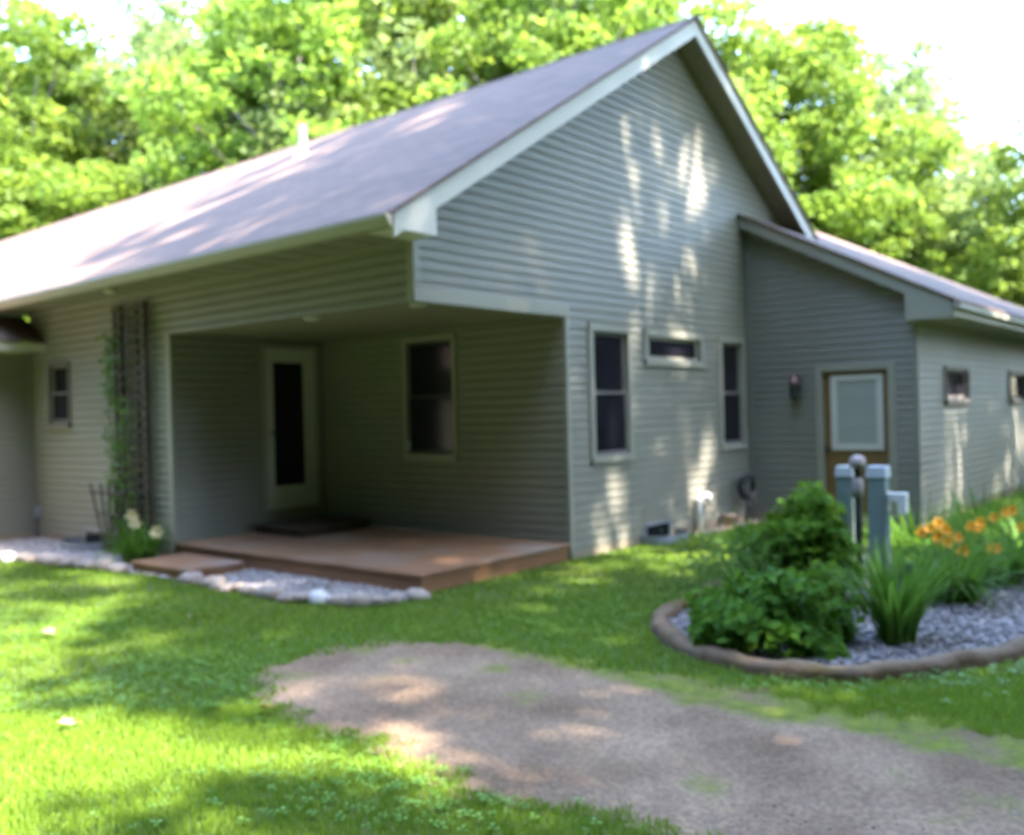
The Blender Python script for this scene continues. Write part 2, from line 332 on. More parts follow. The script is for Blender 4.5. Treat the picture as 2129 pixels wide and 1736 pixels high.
mb = MB(); A = [(6.390, -2.8, 2.635), (6.390, -2.25, 2.635), (6.390, -2.25, wtop(-2.25) - .06), (6.390, -2.8, wtop(-2.8) - .06)]
mb.prism(A, [(6.575, p[1], p[2]) for p in A]); mb.build('cornice_return', M['trim'], house, bevel=.004)
mb = MB(); mb.quad((6.424, -2.25, wtop(-2.25) - .15), (6.424, -.02, wtop(-.02) - .15), (6.59, -.02, wtop(-.02) - .15), (6.59, -2.25, wtop(-2.25) - .15)); mb.build('rake_soffit', M['soffit'], house)
trim('fascia', M['trim'], (6.40, XC_, -2.83, -2.80, 2.65, 2.815), (6.36, XC_, -2.905, -2.831, 2.74, 2.80), bevel=.006)
mb = MB(); mb.quad((6.58, -2.8, 2.655), (XC_, -2.8, 2.655), (XC_, -2.3, 2.655), (6.58, -2.3, 2.655)); mb.build('soffit', M['soffit'], house)
# bump-out roof at the far left
bz = lambda y: 2.74 + .58 * (y - 7.15)
mb = MB(); slab(mb, [(x, y, bz(y)) for x, y in ((-5, 7.15), (-.02, 7.15), (-.02, 7.80), (-5, 7.80))], .035); slab(mb, [(-5, 7.80, bz(7.8)), (-.66, 7.80, bz(7.8)), (-.66, 12, bz(7.8) + .02), (-5, 12, bz(7.8) + .02)], .035); mb.build('bump_out_roof', M['shingle_x'], house)
trim('fascia', M['white'], (-5, -.02, 7.17, 7.20, 2.60, 2.70), bevel=.003)
trim('soffit', M['soffit'], (-5, -.02, 7.2, 7.67, 2.605, 2.62), bevel=0)

# ------------------------------------------------------------------ windows and doors
def window(fr, u0, u1, z0, z1, double=True, tw=.085, frame='trim', sashm='wframe', lo=None, tu=None):
    """opening u0..u1, z0..z1: casing, sashes, dark panes set back in the wall"""
    mb = MB(); a, b = .012, .040; tu = tu or tw
    mb.box(u0 - tu, u1 + tu, a, b + .006, z1, z1 + tw, fr); mb.box(u0 - tu, u0, a, b, z0, z1, fr); mb.box(u1, u1 + tu, a, b, z0, z1, fr)
    for (p, q) in ((u0, u0 + .004), (u1 - .004, u1)): mb.box(p, q, -.09, a, z0, z1, fr)
    mb.box(u0, u1, -.09, a, z1 - .004, z1, fr); mb.box(u0, u1, -.09, a, z0, z0 + .004, fr)
    wo = mb.build('window', M[frame], house, bevel=.003)
    mb = MB(); mb.box(u0 - tu, u1 + tu, a, b + .022, z0 - .075, z0 - .001, fr); mb.build('sill', M[frame], wo, bevel=.004)
    s = .035; zm = (z0 + z1) / 2
    mb = MB()
    def ring(A, B, c, d, n0, n1):
        mb.box(A, B, n0, n1, d - s, d, fr); mb.box(A, B, n0, n1, c, c + s * 1.3, fr); mb.box(A, A + s, n0, n1, c + s * 1.3, d - s, fr); mb.box(B - s, B, n0, n1, c + s * 1.3, d - s, fr)
    if double: ring(u0 + .005, u1 - .005, zm - .02, z1 - .005, -.05, -.02); ring(u0 + .005, u1 - .005, z0 + .005, zm + .025, -.085, -.052) if False else ring(u0 + .005, u1 - .005, z0 + .005, zm + .028, -.018, .006)
    else: ring(u0 + .005, u1 - .005, z0 + .005, z1 - .005, -.05, -.02)
    mb.build('sash', M[sashm], wo, bevel=.003)
    mb = MB()
    if double: mb.box(u0 + .03, u1 - .03, -.042, -.036, zm + .02, z1 - .03, fr); mb.box(u0 + .03, u1 - .03, -.010, -.004, z0 + .045, zm - .003, fr)
    else: mb.box(u0 + .03, u1 - .03, -.042, -.036, z0 + .045, z1 - .03, fr)
    mb.build('pane', M['glass'], wo)
    # black sheet added behind the panes, its colour standing in for room darkness
    mb = MB(); mb.quad(fr(u0, -.088, z0), fr(u1, -.088, z0), fr(u1, -.088, z1), fr(u0, -.088, z1)); mb.build('dark_backing', M['black'], wo)
    return wo
window(GAB, 2.72, 3.42, 1.09, 2.49)
window(GAB, 3.88, 5.18, 2.20, 2.49, double=False, sashm='trim')
window(GAB, 5.78, 6.38, 1.09, 2.49)
window(EAV, 6.52, 7.07, 1.62, 2.39, tw=.035, frame='wframe')
window(PRT, 1.62, 2.40, 1.13, 2.49, sashm='black', tw=.06)
window(WFR, 7.81, 8.97, 1.64, 2.04, double=False, tw=.05, frame='wframe')
window(WFR, 11.68, 12.88, 1.62, 2.04, double=False, tw=.05, frame='wframe')
# porch door: pale full-glass door
mb = MB(); u0, u1, z0, z1 = 1.27, 2.05, .47, 2.49
mb.box(u0, u0 + .13, -.03, .012, z0, z1, PBK); mb.box(u1 - .17, u1, -.03, .012, z0, z1, PBK); mb.box(u0 + .13, u1 - .17, -.03, .012, z1 - .17, z1, PBK); mb.box(u0 + .13, u1 - .17, -.03, .012, z0, z0 + .27, PBK)
d1 = mb.build('porch_door', M['doorwhite'], house, bevel=.004)
mb = MB(); mb.box(u0 + .13, u1 - .17, -.02, -.008, z0 + .27, z1 - .17, PBK); mb.build('glass_pane', M['glass'], d1)
mb = MB(); mb.box(u0 - .055, u0 - .003, -.05, .035, z0 - .05, z1 + .06, PBK); mb.box(u1 + .003, u1 + .055, -.05, .035, z0 - .05, z1 + .06, PBK); mb.box(u0 - .003, u1 + .003, -.05, .035, z1 + .003, z1 + .06, PBK); mb.box(u0 - .003, u1 + .003, -.05, .045, z0 - .05, z0 - .003, PBK); mb.build('door_frame', M['trim'], d1, bevel=.003)
mb = MB(); mb.tube([PBK(u0 + .07, .01, 1.42), PBK(u0 + .07, .06, 1.42)], .012); mb.tube([PBK(u0 + .07, .06, 1.42), PBK(u0 + .16, .065, 1.42)], .011); mb.build('handle', M['black'], d1, smooth=True)
# wing door: brown wood, white framed half-light with a closed blind
mb = MB(); u0, u1 = -1.96, -1.10
mb.box(u0, u1, -.07, -.03, .14, 2.05, WDR); mb.box(u0 + .10, u1 - .1, -.03, -.018, .25, .82, WDR); d2 = mb.build('brown_door', M['brown'], house, bevel=.003)
mb = MB(); A, B, c, d = u0 + .07, u1 - .1, .99, 1.99
mb.box(A, B, -.03, -.002, d - .075, d, WDR); mb.box(A, B, -.03, -.002, c, c + .085, WDR); mb.box(A, A + .085, -.03, -.002, c + .085, d - .075, WDR); mb.box(B - .085, B, -.03, -.002, c + .085, d - .075, WDR); mb.build('glass_frame', M['white'], d2, bevel=.003)
mb = MB(); mb.box(A + .08, B - .08, -.029, -.018, c + .08, d - .07, WDR); mb.build('glass_pane', M['blind'], d2)
mb = MB(); mb.box(u0 - .09, u0 - .002, -.08, .035, .1, 2.14, WDR); mb.box(u1 + .002, u1 + .09, -.08, .035, .1, 2.14, WDR); mb.box(u0 - .002, u1 + .002, -.08, .036, 2.052, 2.14, WDR); mb.build('door_frame', M['trim'], d2, bevel=.003)
mb = MB(); mb.tube([WDR(u1 - .06, -.03, 1.0), WDR(u1 - .06, .03, 1.0)], .014); mb.lathe([(.005, -.03), (.03, -.015), (.032, .01), (.01, .03)], WDR(u1 - .06, .05, 1.0), 12); mb.build('handle', M['black'], d2, smooth=True)
# lantern beside the wing door
mb = MB(); mb.box(-.80, -.72, .015, .03, 1.80, 1.98, WDR); mb.tube([WDR(-.76, .03, 1.92), WDR(-.76, .10, 1.97), WDR(-.76, .14, 1.97)], .012)
c = WDR(-.76, .14, 0); mb.lathe([(.045, 1.70), (.07, 1.74), (.075, 1.88), (.06, 1.90)], (c[0], c[1], 0), 8); mb.lathe([(.01, 1.62), (.02, 1.66), (.045, 1.70)], (c[0], c[1], 0), 8)
lam = mb.build('wall_lantern', M['black'], house)
mb = MB(); mb.lathe([(.10, 1.90), (.09, 1.93), (.04, 1.98), (.015, 2.02), (.01, 2.05)], (c[0], c[1], 0), 8); mb.build('lantern_cap', M['copper'], lam)
# outlet box low on the far left wall
mb = MB(); mb.box(7.48, 7.60, .015, .07, .30, .46, EAV); ob = mb.build('outlet_box', M['galv'], house, bevel=.006)
mb = MB(); mb.tube([EAV(7.54, .04, .30), EAV(7.54, .04, 0)], .025); mb.build('conduit', M['wframe'], ob)
# ------------------------------------------------------------------ deck and steps
deck = thing('wooden_deck', (1.1, 2, 0), 'low reddish brown board deck filling the recessed corner porch', 'deck')
mb = MB(); n = 16; wd = 2.24 / n
for i in range(n):
    x = -.03 + i * wd; mb.box(x, x + wd - .006, -.03, 3.985, .160, .193 - rnd.random() * .002)
mb.build('deck_boards', M['deck'], deck, bevel=.003).location = (-1.1, -2, 0)
mb = MB(); mb.box(-.005, .03, -.005, 3.98, -.05, .158); mb.box(.0305, 2.20, -.005, .03, -.05, .158); mb.build('rim_board', M['rim'], deck).location = (-1.1, -2, 0)
st = thing('wooden_step', (-.42, 3.05, 0), 'small low wooden step in the gravel against the deck edge', 'step')
mb = MB()
for i in range(4):
    x = -.36 + i * .165; mb.box(x, x + .158, -.56, .56, .085, .12)
mb.build('tread', M['deck'], st, bevel=.003)
mb = MB(); mb.box(-.34, .29, -.54, .54, -.05, .083); mb.build('riser', M['rim'], st)
ds = thing('landing_step', (1.62, 3.45, .193), 'dark wooden box step on the deck below the porch door', 'step')
mb = MB(); mb.box(-.62, .52, -.42, .50, .075, .10); mb.build('tread', M['darkwood'], ds, bevel=.004)
mb = MB(); mb.box(-.59, .50, -.39, .49, .001, .074); mb.build('riser', M['darkwood'], ds)

# ------------------------------------------------------------------ ground, driveway, gravel, grass
def pip(P, poly):
    x, y = P[:, 0], P[:, 1]; r = np.zeros(len(P), bool); n = len(poly)
    for i in range(n):
        (xa, ya), (xb, yb) = poly[i], poly[i - 1]
        if ya == yb: continue
        r ^= ((ya > y) != (yb > y)) & (x < (xb - xa) * (y - ya) / (yb - ya) + xa)
    return r
def dist_poly(P, poly):
    d = np.full(len(P), 1e9); n = len(poly)
    for i in range(n):
        a = np.array(poly[i - 1]); b = np.array(poly[i]); ab = b - a
        t = np.clip(((P - a) @ ab) / (ab @ ab + 1e-12), 0, 1); d = np.minimum(d, np.linalg.norm(P - a - t[:, None] * ab, axis=1))
    return d
def smooth_poly(pts, k=8, closed=True):
    out = []; n = len(pts); P = [np.array(p, float) for p in pts]
    for i in range(n if closed else n - 1):
        p0, p1, p2, p3 = (P[(i - 1) % n], P[i], P[(i + 1) % n], P[(i + 2) % n]) if closed else (P[max(i - 1, 0)], P[i], P[i + 1], P[min(i + 2, n - 1)])
        for j in range(k):
            t = j / k; out.append(tuple(.5 * (2 * p1 + (p2 - p0) * t + (2 * p0 - 5 * p1 + 4 * p2 - p3) * t * t + (3 * p1 - p0 - 3 * p2 + p3) * t ** 3)))
    if not closed: out.append(tuple(P[-1]))
    return out
mb = MB(); mb.quad((-400, -400, 0), (400, -400, 0), (400, 400, 0), (-400, 400, 0)); tag(mb.build('ground', M['soil']), kind='structure')
DRIVE = smooth_poly([(-2.45, -1.06), (-2.1, -.86), (-1.7, -.86), (-1.36, -1.05), (-1.14, -1.5), (-1.04, -2.1), (-1.02, -2.9), (-.98, -3.8), (-.95, -5.0), (-.9, -7), (-.8, -12), (-3.0, -12), (-2.95, -7), (-2.85, -5.2), (-2.82, -4.1), (-2.9, -3.3), (-2.82, -2.3), (-2.72, -1.7)], 6)
gx, gy = np.meshgrid(np.arange(-3.3, -.5, .05), np.arange(-12, -.5, .05)); P = np.stack([gx.ravel(), gy.ravel()], 1)
jit = np.sin(P[:, 0] * 23 + P[:, 1] * 7) * .03 + np.sin(P[:, 0] * 9 - P[:, 1] * 31) * .035 + np.sin(P[:, 1] * 4.3) * .04 + np.sin(P[:, 1] * 9.1 + P[:, 0] * 5) * .035
sd = np.where(pip(P, DRIVE), -1, 1) * dist_poly(P, DRIVE) + jit
nx = gx.shape[1]; idx = np.arange(len(P)).reshape(gx.shape)
Fq = np.stack([idx[:-1, :-1], idx[:-1, 1:], idx[1:, 1:], idx[1:, :-1]], -1).reshape(-1, 4)
Fq = Fq[(sd[Fq] < .03).any(1)]
used = np.unique(Fq); rem = np.full(len(P), -1); rem[used] = np.arange(len(used)); Pd = P[used]
hz = .006 + np.clip(-sd[used], 0, .1) * .05 + (np.sin(Pd[:, 0] * 5 + 1) * np.sin(Pd[:, 1] * 3.1) * .004)
drv = npmesh('driveway', np.column_stack([Pd, hz]), rem[Fq], M['drive'], smooth=True); tag(drv, kind='structure')
edge_r = np.interp(-Pd[:, 1], [1.0, 2.4, 3.4, 4.2, 5.1, 12], [-1.15, -1.30, -1.50, -1.50, -1.55, -1.5])
moss = np.clip((Pd[:, 0] - edge_r) / .22, -1, 1) * .42
for cx, cy, r in ((-2.0, -1.75, .35), (-1.55, -1.5, .3), (-1.45, -2.2, .3), (-2.2, -1.25, .35), (-1.8, -2.6, .3), (-2.3, -4.0, .35), (-1.9, -4.9, .35), (-1.6, -1.05, .3)):
    moss = np.maximum(moss, .25 * (1 - np.hypot(Pd[:, 0] - cx, (Pd[:, 1] - cy)) / r))
a = drv.data.attributes.new('moss', 'FLOAT', 'POINT'); a.data.foreach_set('value', moss.astype(np.float32))
def pebbles(name, pts, size, m, label_kind='stuff'):
    base = np.array([(1, 0, 0), (-1, 0, 0), (0, 1, 0), (0, -1, 0), (0, 0, 1), (0, 0, -1)], float)
    tri = np.array([(0, 2, 4), (2, 1, 4), (1, 3, 4), (3, 0, 4), (2, 0, 5), (1, 2, 5), (3, 1, 5), (0, 3, 5)])
    e = {}; V = list(base); F = []
    def mid(i, j):
        k = (min(i, j), max(i, j))
        if k not in e: q = (V[i] + V[j]); V.append(q / np.linalg.norm(q)); e[k] = len(V) - 1
        return e[k]
    for a_, b_, c_ in tri:
        x, y, z = mid(a_, b_), mid(b_, c_), mid(c_, a_); F += [(a_, x, z), (x, b_, y), (z, y, c_), (x, y, z)]
    V = np.array(V); F = np.array(F); n = len(pts)
    S = size * (0.6 + .8 * rng.random((n, 1, 1))) * np.stack([np.ones(n), .7 + .4 * rng.random(n), .5 + .25 * rng.random(n)], 1)[:, None, :]
    W = V[None] * S * (1 + .12 * rng.standard_normal((n, len(V), 1))); th = rng.random(n) * 6.28; c, s = np.cos(th)[:, None], np.sin(th)[:, None]
    X = W[:, :, 0] * c - W[:, :, 1] * s; Y = W[:, :, 0] * s + W[:, :, 1] * c
    A = np.stack([X + pts[:, 0:1], Y + pts[:, 1:2], W[:, :, 2] + pts[:, 2:3]], -1)
    return tag(npmesh(name, A.reshape(-1, 3), (F[None] + (np.arange(n) * len(V))[:, None, None]).reshape(-1, 3), m, smooth=True), kind=label_kind)
# gravel bed along the eave wall
BORDER = smooth_poly([(-.06, -.12), (-.32, -.06), (-.62, .1), (-.80, .7), (-.84, 1.5), (-.80, 2.2), (-.80, 2.9), (-.82, 3.5), (-.93, 4.4), (-1.08, 5.3), (-1.2, 6.0), (-1.45, 7.0), (-1.9, 8.0)], 6, closed=False)
GRAV = BORDER + [(-1.9, 8.0), (0.05, 8.0), (.05, -.1)]
def sheet(name, poly, z, m):
    mb = MB(); mb.quad(*[(x, y, z) for x, y in poly]); return mb.build(name, m)
tag(sheet('gravel_bed', GRAV, .008, M['gravelbase']), kind='structure')
def fill(poly, n, z, inset=0.0):
    A = np.array(poly); lo, hi = A.min(0), A.max(0); P = lo + rng.random((n, 2)) * (hi - lo); P = P[pip(P, poly)]
    if inset: P = P[dist_poly(P, poly) > inset]
    return np.column_stack([P, np.full(len(P), z)])
pebbles('gravel', fill(GRAV, 9000, .014), .022, M['pebble'])
# border stones, each a stone of its own
def stone_mesh(seed):
    r2 = np.random.default_rng(seed); bmv = MB(); n, k = 10, 7; V = []; F = []
    for i in range(1, k):
        ph = math.pi * i / k
        for j in range(n):
            t = 2 * math.pi * j / n; V.append((math.sin(ph) * math.cos(t), math.sin(ph) * math.sin(t), math.cos(ph)))
    V = np.array(V + [(0, 0, 1), (0, 0, -1)]); d = r2.standard_normal((4, 3)); 
    for q in d: V *= (1 - .22 * np.clip((V @ q) / np.linalg.norm(q) - .45, 0, 1))[:, None]
    V *= 1 + .05 * r2.standard_normal((len(V), 1)); V = np.sign(V) * np.abs(V) ** .85
    F = [(i * n + j, i * n + (j + 1) % n, (i + 1) * n + (j + 1) % n, (i + 1) * n + j) for i in range(k - 2) for j in range(n)]
    T = len(V) - 2; F += [(T, (j + 1) % n, j) for j in range(n)]; F += [(T + 1, (k - 2) * n + j, (k - 2) * n + (j + 1) % n) for j in range(n)]
    me = bpy.data.meshes.new('stone'); me.from_pydata([tuple(p) for p in V], [], F); me.materials.append(M['stone'])
    for p in me.polygons: p.use_smooth = True
    return me
STONES = [stone_mesh(i) for i in range(6)]
WST = stone_mesh(31); WST.materials[0] = M['whitestone']
B = np.array(BORDER); seg = np.r_[0, np.cumsum(np.linalg.norm(np.diff(B, axis=0), axis=1))]; s = .1; k = 0
while s < seg[-1] - .1:
    x = np.interp(s, seg, B[:, 0]); y = np.interp(s, seg, B[:, 1]); L = .085 + .055 * rnd.random()
    if not (2.45 < y < 3.65):
        white = k in (5, 31)
        o = bpy.data.objects.new('border_stone', WST if white else STONES[k % 6]); o.location = (x + rnd.uniform(-.03, .03), y + rnd.uniform(-.02, .02), .03 + .015 * rnd.random()); o.scale = (L * (1.05 if white else 1), L * rnd.uniform(.7, .95) * (1.05 if white else 1), L * rnd.uniform(.5, .75) * (1.3 if white else 1)); o.rotation_euler = (rnd.uniform(-.2, .2), rnd.uniform(-.2, .2), rnd.random() * 6.28); link(o)
        if white: tag(o, 'large white stone standing out in the gravel border in front of the deck' if k == 5 else 'large white stone in the gravel border near the left edge of the photo', 'stone', 'stones edging the gravel bed')
        else: tag(o, 'rounded tan fieldstone in the row between the gravel and the lawn', 'stone', 'stones edging the gravel bed')
    s += L * 1.75; k += 1
# round planting bed
BED = smooth_poly([(.30, -2.28), (-.10, -2.52), (-.42, -2.90), (-.58, -3.35), (-.54, -3.80), (-.26, -4.12), (.14, -4.38), (.62, -4.60), (1.2, -4.72), (1.9, -4.62), (2.7, -4.45), (4.4, -4.35), (4.6, -3.4), (4.2, -2.4), (3.2, -2.0), (1.8, -2.05), (1.0, -2.2)], 6)
tag(sheet('planting_bed', BED, .012, M['gravelbase']), kind='structure')
pebbles('bed_gravel', fill(BED, 9000, .026, .05), .019, M['pebbleblue'])
mb = MB(); n = len(BED); nb_ = np.array(BED)
tan_ = np.roll(nb_, -1, 0) - np.roll(nb_, 1, 0); tan_ /= np.linalg.norm(tan_, axis=1)[:, None]; nor = np.stack([tan_[:, 1], -tan_[:, 0]], 1)
V = []; sg = 1 if (pip(nb_[:1] + nor[:1] * .05, BED)[0] == False) else -1
for i in range(n):
    h = .085 + .012 * math.sin(i * .9) + rnd.uniform(-.006, .006); wv = .058 + .012 * math.sin(i * 1.7) + rnd.uniform(-.008, .008)
    for o_, z in ((wv, -.02), (wv + .008, h * .6), (wv * .75, h * .97), (0, h * 1.04), (-wv * .75, h), (-wv, h * .6), (-wv, -.02)): V.append((*(nb_[i] + sg * nor[i] * o_), z))
mb.add(V, [(i * 7 + j, ((i + 1) % n) * 7 + j, ((i + 1) % n) * 7 + j + 1, i * 7 + j + 1) for i in range(n) for j in range(6)])
tag(mb.build('garden_edging', M['edging'], smooth=True), 'curved mossy brown stone edging around the planting bed', 'edging')
# lawn
def in_any(P, extra=.0):
    r = pip(P, GRAV) | pip(P, BED)
    jd = np.sin(P[:, 0] * 23 + P[:, 1] * 7) * .03 + np.sin(P[:, 0] * 9 - P[:, 1] * 31) * .035 + np.sin(P[:, 1] * 4.3) * .04 + np.sin(P[:, 1] * 9.1 + P[:, 0] * 5) * .035
    r |= (np.where(pip(P, DRIVE), -1, 1) * dist_poly(P, DRIVE) + jd + rng.normal(0, .035, len(P)) + .03) < 0
    r |= dist_poly(P, BED) < .085
    r |= (P[:, 0] > -.04) & (P[:, 1] > -.015)
    r |= (P[:, 0] > 6.56) & (P[:, 1] > -2.33)
    r |= (P[:, 0] > 4.7) & (P[:, 0] < 6.6) & (P[:, 1] > -.32)
    return r
def in_view(P, marg=1.3):
    d = P - np.array([CAM.x, CAM.y]); f = d @ np.array([math.sin(YAW), math.cos(YAW)]); r_ = d @ np.array([math.cos(YAW), -math.sin(YAW)])
    return (f > 2.6) & (np.abs(r_) < f * .56 + marg), f
def lawn_points(n, lo, hi, fmin, fmax):
    P = np.array(lo) + rng.random((n, 2)) * (np.array(hi) - np.array(lo)); v, f = in_view(P); P = P[v & (f >= fmin) & (f < fmax)]
    return P[~in_any(P)]
def blades(P, h, wdt):
    n = len(P); th = rng.random(n) * 6.283; H = h * (.5 + .8 * rng.random(n)); ln = rng.normal(0, .42, n) * H; la = rng.random(n) * 6.283
    c, s = np.cos(th) * wdt / 2, np.sin(th) * wdt / 2; lx, ly = np.cos(la) * ln, np.sin(la) * ln; z0 = np.full(n, -.003)
    b0 = np.stack([P[:, 0] - c, P[:, 1] - s, z0], 1); b1 = np.stack([P[:, 0] + c, P[:, 1] + s, z0], 1)
    m0 = np.stack([P[:, 0] - c * .8 + lx * .4, P[:, 1] - s * .8 + ly * .4, H * .6], 1); m1 = np.stack([P[:, 0] + c * .8 + lx * .4, P[:, 1] + s * .8 + ly * .4, H * .6], 1)
    t0 = np.stack([P[:, 0] - c * .15 + lx, P[:, 1] - s * .15 + ly, H], 1); t1 = np.stack([P[:, 0] + c * .15 + lx, P[:, 1] + s * .15 + ly, H], 1)
    V = np.stack([b0, b1, m0, m1, t0, t1], 1).reshape(-1, 3); i = (np.arange(n) * 6)[:, None]
    return V, np.concatenate([i + np.array([[0, 1, 3, 2]]), i + np.array([[2, 3, 5, 4]])])
parts = [blades(lawn_points(900000, (-6, -9), (3, 1), 2.6, 5.2), .034, .0055), blades(lawn_points(700000, (-7, -9), (8, 6), 5.2, 8), .034, .008), blades(lawn_points(500000, (-9, -9), (12, 11), 8, 16), .034, .013)]
off = 0; VV = []; FF = []
for v, f in parts: VV.append(v); FF.append(f + off); off += len(v)
print('grass blades', off // 6)
tag(npmesh('grass', np.concatenate(VV), np.concatenate(FF), M['grass']), kind='stuff')
P = lawn_points(60000, (-6, -9), (6, 5), 2.6, 10)
cl = np.sin(P[:, 0] * 2.1 + 1) + np.sin(P[:, 1] * 2.7 + P[:, 0]) + rng.normal(0, .8, len(P)); P = P[cl > 1.15]
n = len(P); V = []; th = rng.random(n) * 6.28; zz = .022 + .02 * rng.random(n); R = .013 + .010 * rng.random(n)
vs_ = []
for q in range(3):
    a_ = th + q * 2.094
    for da, rr, dz in ((0, .1, 0), (-.55, 1., .15), (0, 1.35, .1), (.55, 1., .15)):
        vs_.append(np.stack([P[:, 0] + np.cos(a_ + da) * R * rr, P[:, 1] + np.sin(a_ + da) * R * rr, zz + dz * R + .004 * np.sin(a_)], 1))
V = np.stack(vs_, 1).reshape(-1, 3); i = (np.arange(n) * 12)[:, None]
tag(npmesh('clover', V, np.concatenate([i + np.array([[0, 1, 2, 3]]) + 4 * q for q in range(3)]), M['clover']), kind='stuff')
print('clover', n)
P = fill(DRIVE, 5000, .008); P = P[P[:, 1] > -6.5]; pebbles('driveway_pebbles', P, .007, M['dirtpebble'])
# fallen leaves on the lawn
def fallen(loc, rz, m, label, sc=1):
    mb = MB(); pts = [(0, -.045), (.02, -.02), (.045, -.025), (.03, .005), (.05, .03), (.018, .028), (0, .06), (-.018, .028), (-.05, .03), (-.03, .005), (-.045, -.025), (-.02, -.02)]
    V = [(x * sc, y * sc, .006 + .25 * abs(x) * sc) for x, y in pts] + [(0, 0, .0)]; mb.add(V, [(i, (i + 1) % 12, 12) for i in range(12)]); mb.tube([(0, -.045 * sc, .006), (.004, -.075 * sc, .012)], .0015, 5)
    o = mb.build('fallen_leaf', m); o.location = loc; o.rotation_euler = (.25, -.15, rz); tag(o, label, 'leaf', 'fallen leaves on the lawn')
fallen((-2.71, 1.2, .05), .4, M['dryleaf'], 'pale dry leaf on the sunny lawn nearest the left edge of the photo', 1.1)
fallen((-1.8, .75, .05), 2, M['dryleaf'], 'pale dry leaf on the shaded lawn in front of the gravel border')
fallen((-3.62, -1.05, .05), 1.1, M['dryleaf'], 'cream dry leaf lying lowest on the bright lawn in the foreground', .9)
fallen((-2.86, -1.69, .05), 3, M['rustleaf'], 'rust orange leaf on the grass beside the dirt strip edge', .9)

# ------------------------------------------------------------------ plants
def leaf_cloud(name, pts, nrm, size, m, parent=None, aspect=.5, fold=.25, droop=.3, sizevar=.4):
    """one folded four-corner leaf at each point, facing nrm"""
    n = len(pts); nrm = nrm / np.linalg.norm(nrm, axis=1)[:, None]
    r = rng.standard_normal((n, 3)); r[:, 2] -= droop * 2; t = r - nrm * (r * nrm).sum(1)[:, None]; t /= np.linalg.norm(t, axis=1)[:, None]; b = np.cross(nrm, t)
    S = (size * (1 - sizevar / 2 + sizevar * rng.random(n)))[:, None]
    a0 = pts - t * S * .5; a2 = pts + t * S * .5 - nrm * S * .12; a1 = pts + b * S * aspect / 1 + nrm * S * fold * .4 - t * S * .05; a3 = pts - b * S * aspect + nrm * S * fold * .4 - t * S * .05
    V = np.stack([a0, a1, a2, a3], 1).reshape(-1, 3); i = (np.arange(n) * 4)[:, None]
    F = np.concatenate([i + np.array([[0, 1, 2]]), i + np.array([[0, 2, 3]])])
    return npmesh(name, V, F, m, parent)
def shrub(name, loc, r, h, n, leaf, m, label, cat='shrub', group=None, seed=1, hang=.0):
    g = np.random.default_rng(seed); root = thing(name, loc, label, cat, group)
    K = 26; cen = g.standard_normal((K, 3)); cen /= np.linalg.norm(cen, axis=1)[:, None]; cen[:, 2] = np.abs(cen[:, 2]) * 1.0 - .12
    cen *= (.55 + .4 * g.random((K, 1))); C3 = cen * np.array([r, r, h * .86]) ; C3[:, 2] += h * .14
    w = g.integers(0, K, n); d = g.standard_normal((n, 3)); d /= np.linalg.norm(d, axis=1)[:, None]; d *= (.45 + .55 * g.random((n, 1)) ** .5) * np.array([.27 * r, .27 * r, .24 * h])
    P = C3[w] + d; P[:, 2] = np.abs(P[:, 2]); N = (P * np.array([1 / r, 1 / r, 1 / h]) * .8 + np.array([0, 0, .6]) + .45 * g.standard_normal((n, 3)))
    leaf_cloud('foliage', P, N, leaf, m, root, .34)
    mb = MB()
    for c in C3: mb.tube([(c[0] * .12, c[1] * .12, 0), (c[0] * .5, c[1] * .5, c[2] * .55), tuple(c)], [.008, .006, .003], 5)
    mb.build('stems', M['stem'], root); return root
shrub('shrub', (.08, -3.22, .02), .62, .54, 1900, .10, M['leafdark'], 'dark leafy rounded shrub nearest the camera inside the curved edging', seed=3)
shrub('shrub', (2.35, -2.52, .02), .62, .88, 2200, .11, M['leafmid'], 'taller bright green shrub behind, left of the utility post', seed=5)
shrub('shrub', (1.45, -3.0, .02), .34, .34, 800, .08, M['leafmid'], 'small leafy shrub between the two larger ones at the foot of the posts', seed=8)
shrub('shrub', (2.75, -3.45, .02), .42, .42, 1100, .09, M['leafmid'], 'low leafy plant behind the front utility post beside the lilies', seed=9)
def strap(g, base, az, ln, lean, wd, seg=6):
    """arching strap leaf -> rows of two points"""
    pts = []; d0 = np.array([math.cos(az), math.sin(az)]); s_ = np.array([-d0[1], d0[0]])
    x = 0; z = 0; ang = lean * .35
    for i in range(seg + 1):
        t = i / seg; wv = wd * (math.sin(math.pi * min(1, .25 + t * .75)) ** .7) * (1 - .6 * t ** 3) + .001
        c = np.array([base[0] + d0[0] * x, base[1] + d0[1] * x, z])
        pts += [np.array([c[0] - s_[0] * wv / 2, c[1] - s_[1] * wv / 2, z]), np.array([c[0] + s_[0] * wv / 2, c[1] + s_[1] * wv / 2, z])]
        x += math.sin(ang) * ln / seg; z += math.cos(ang) * ln / seg; ang += lean * 1.5 / seg
    return pts
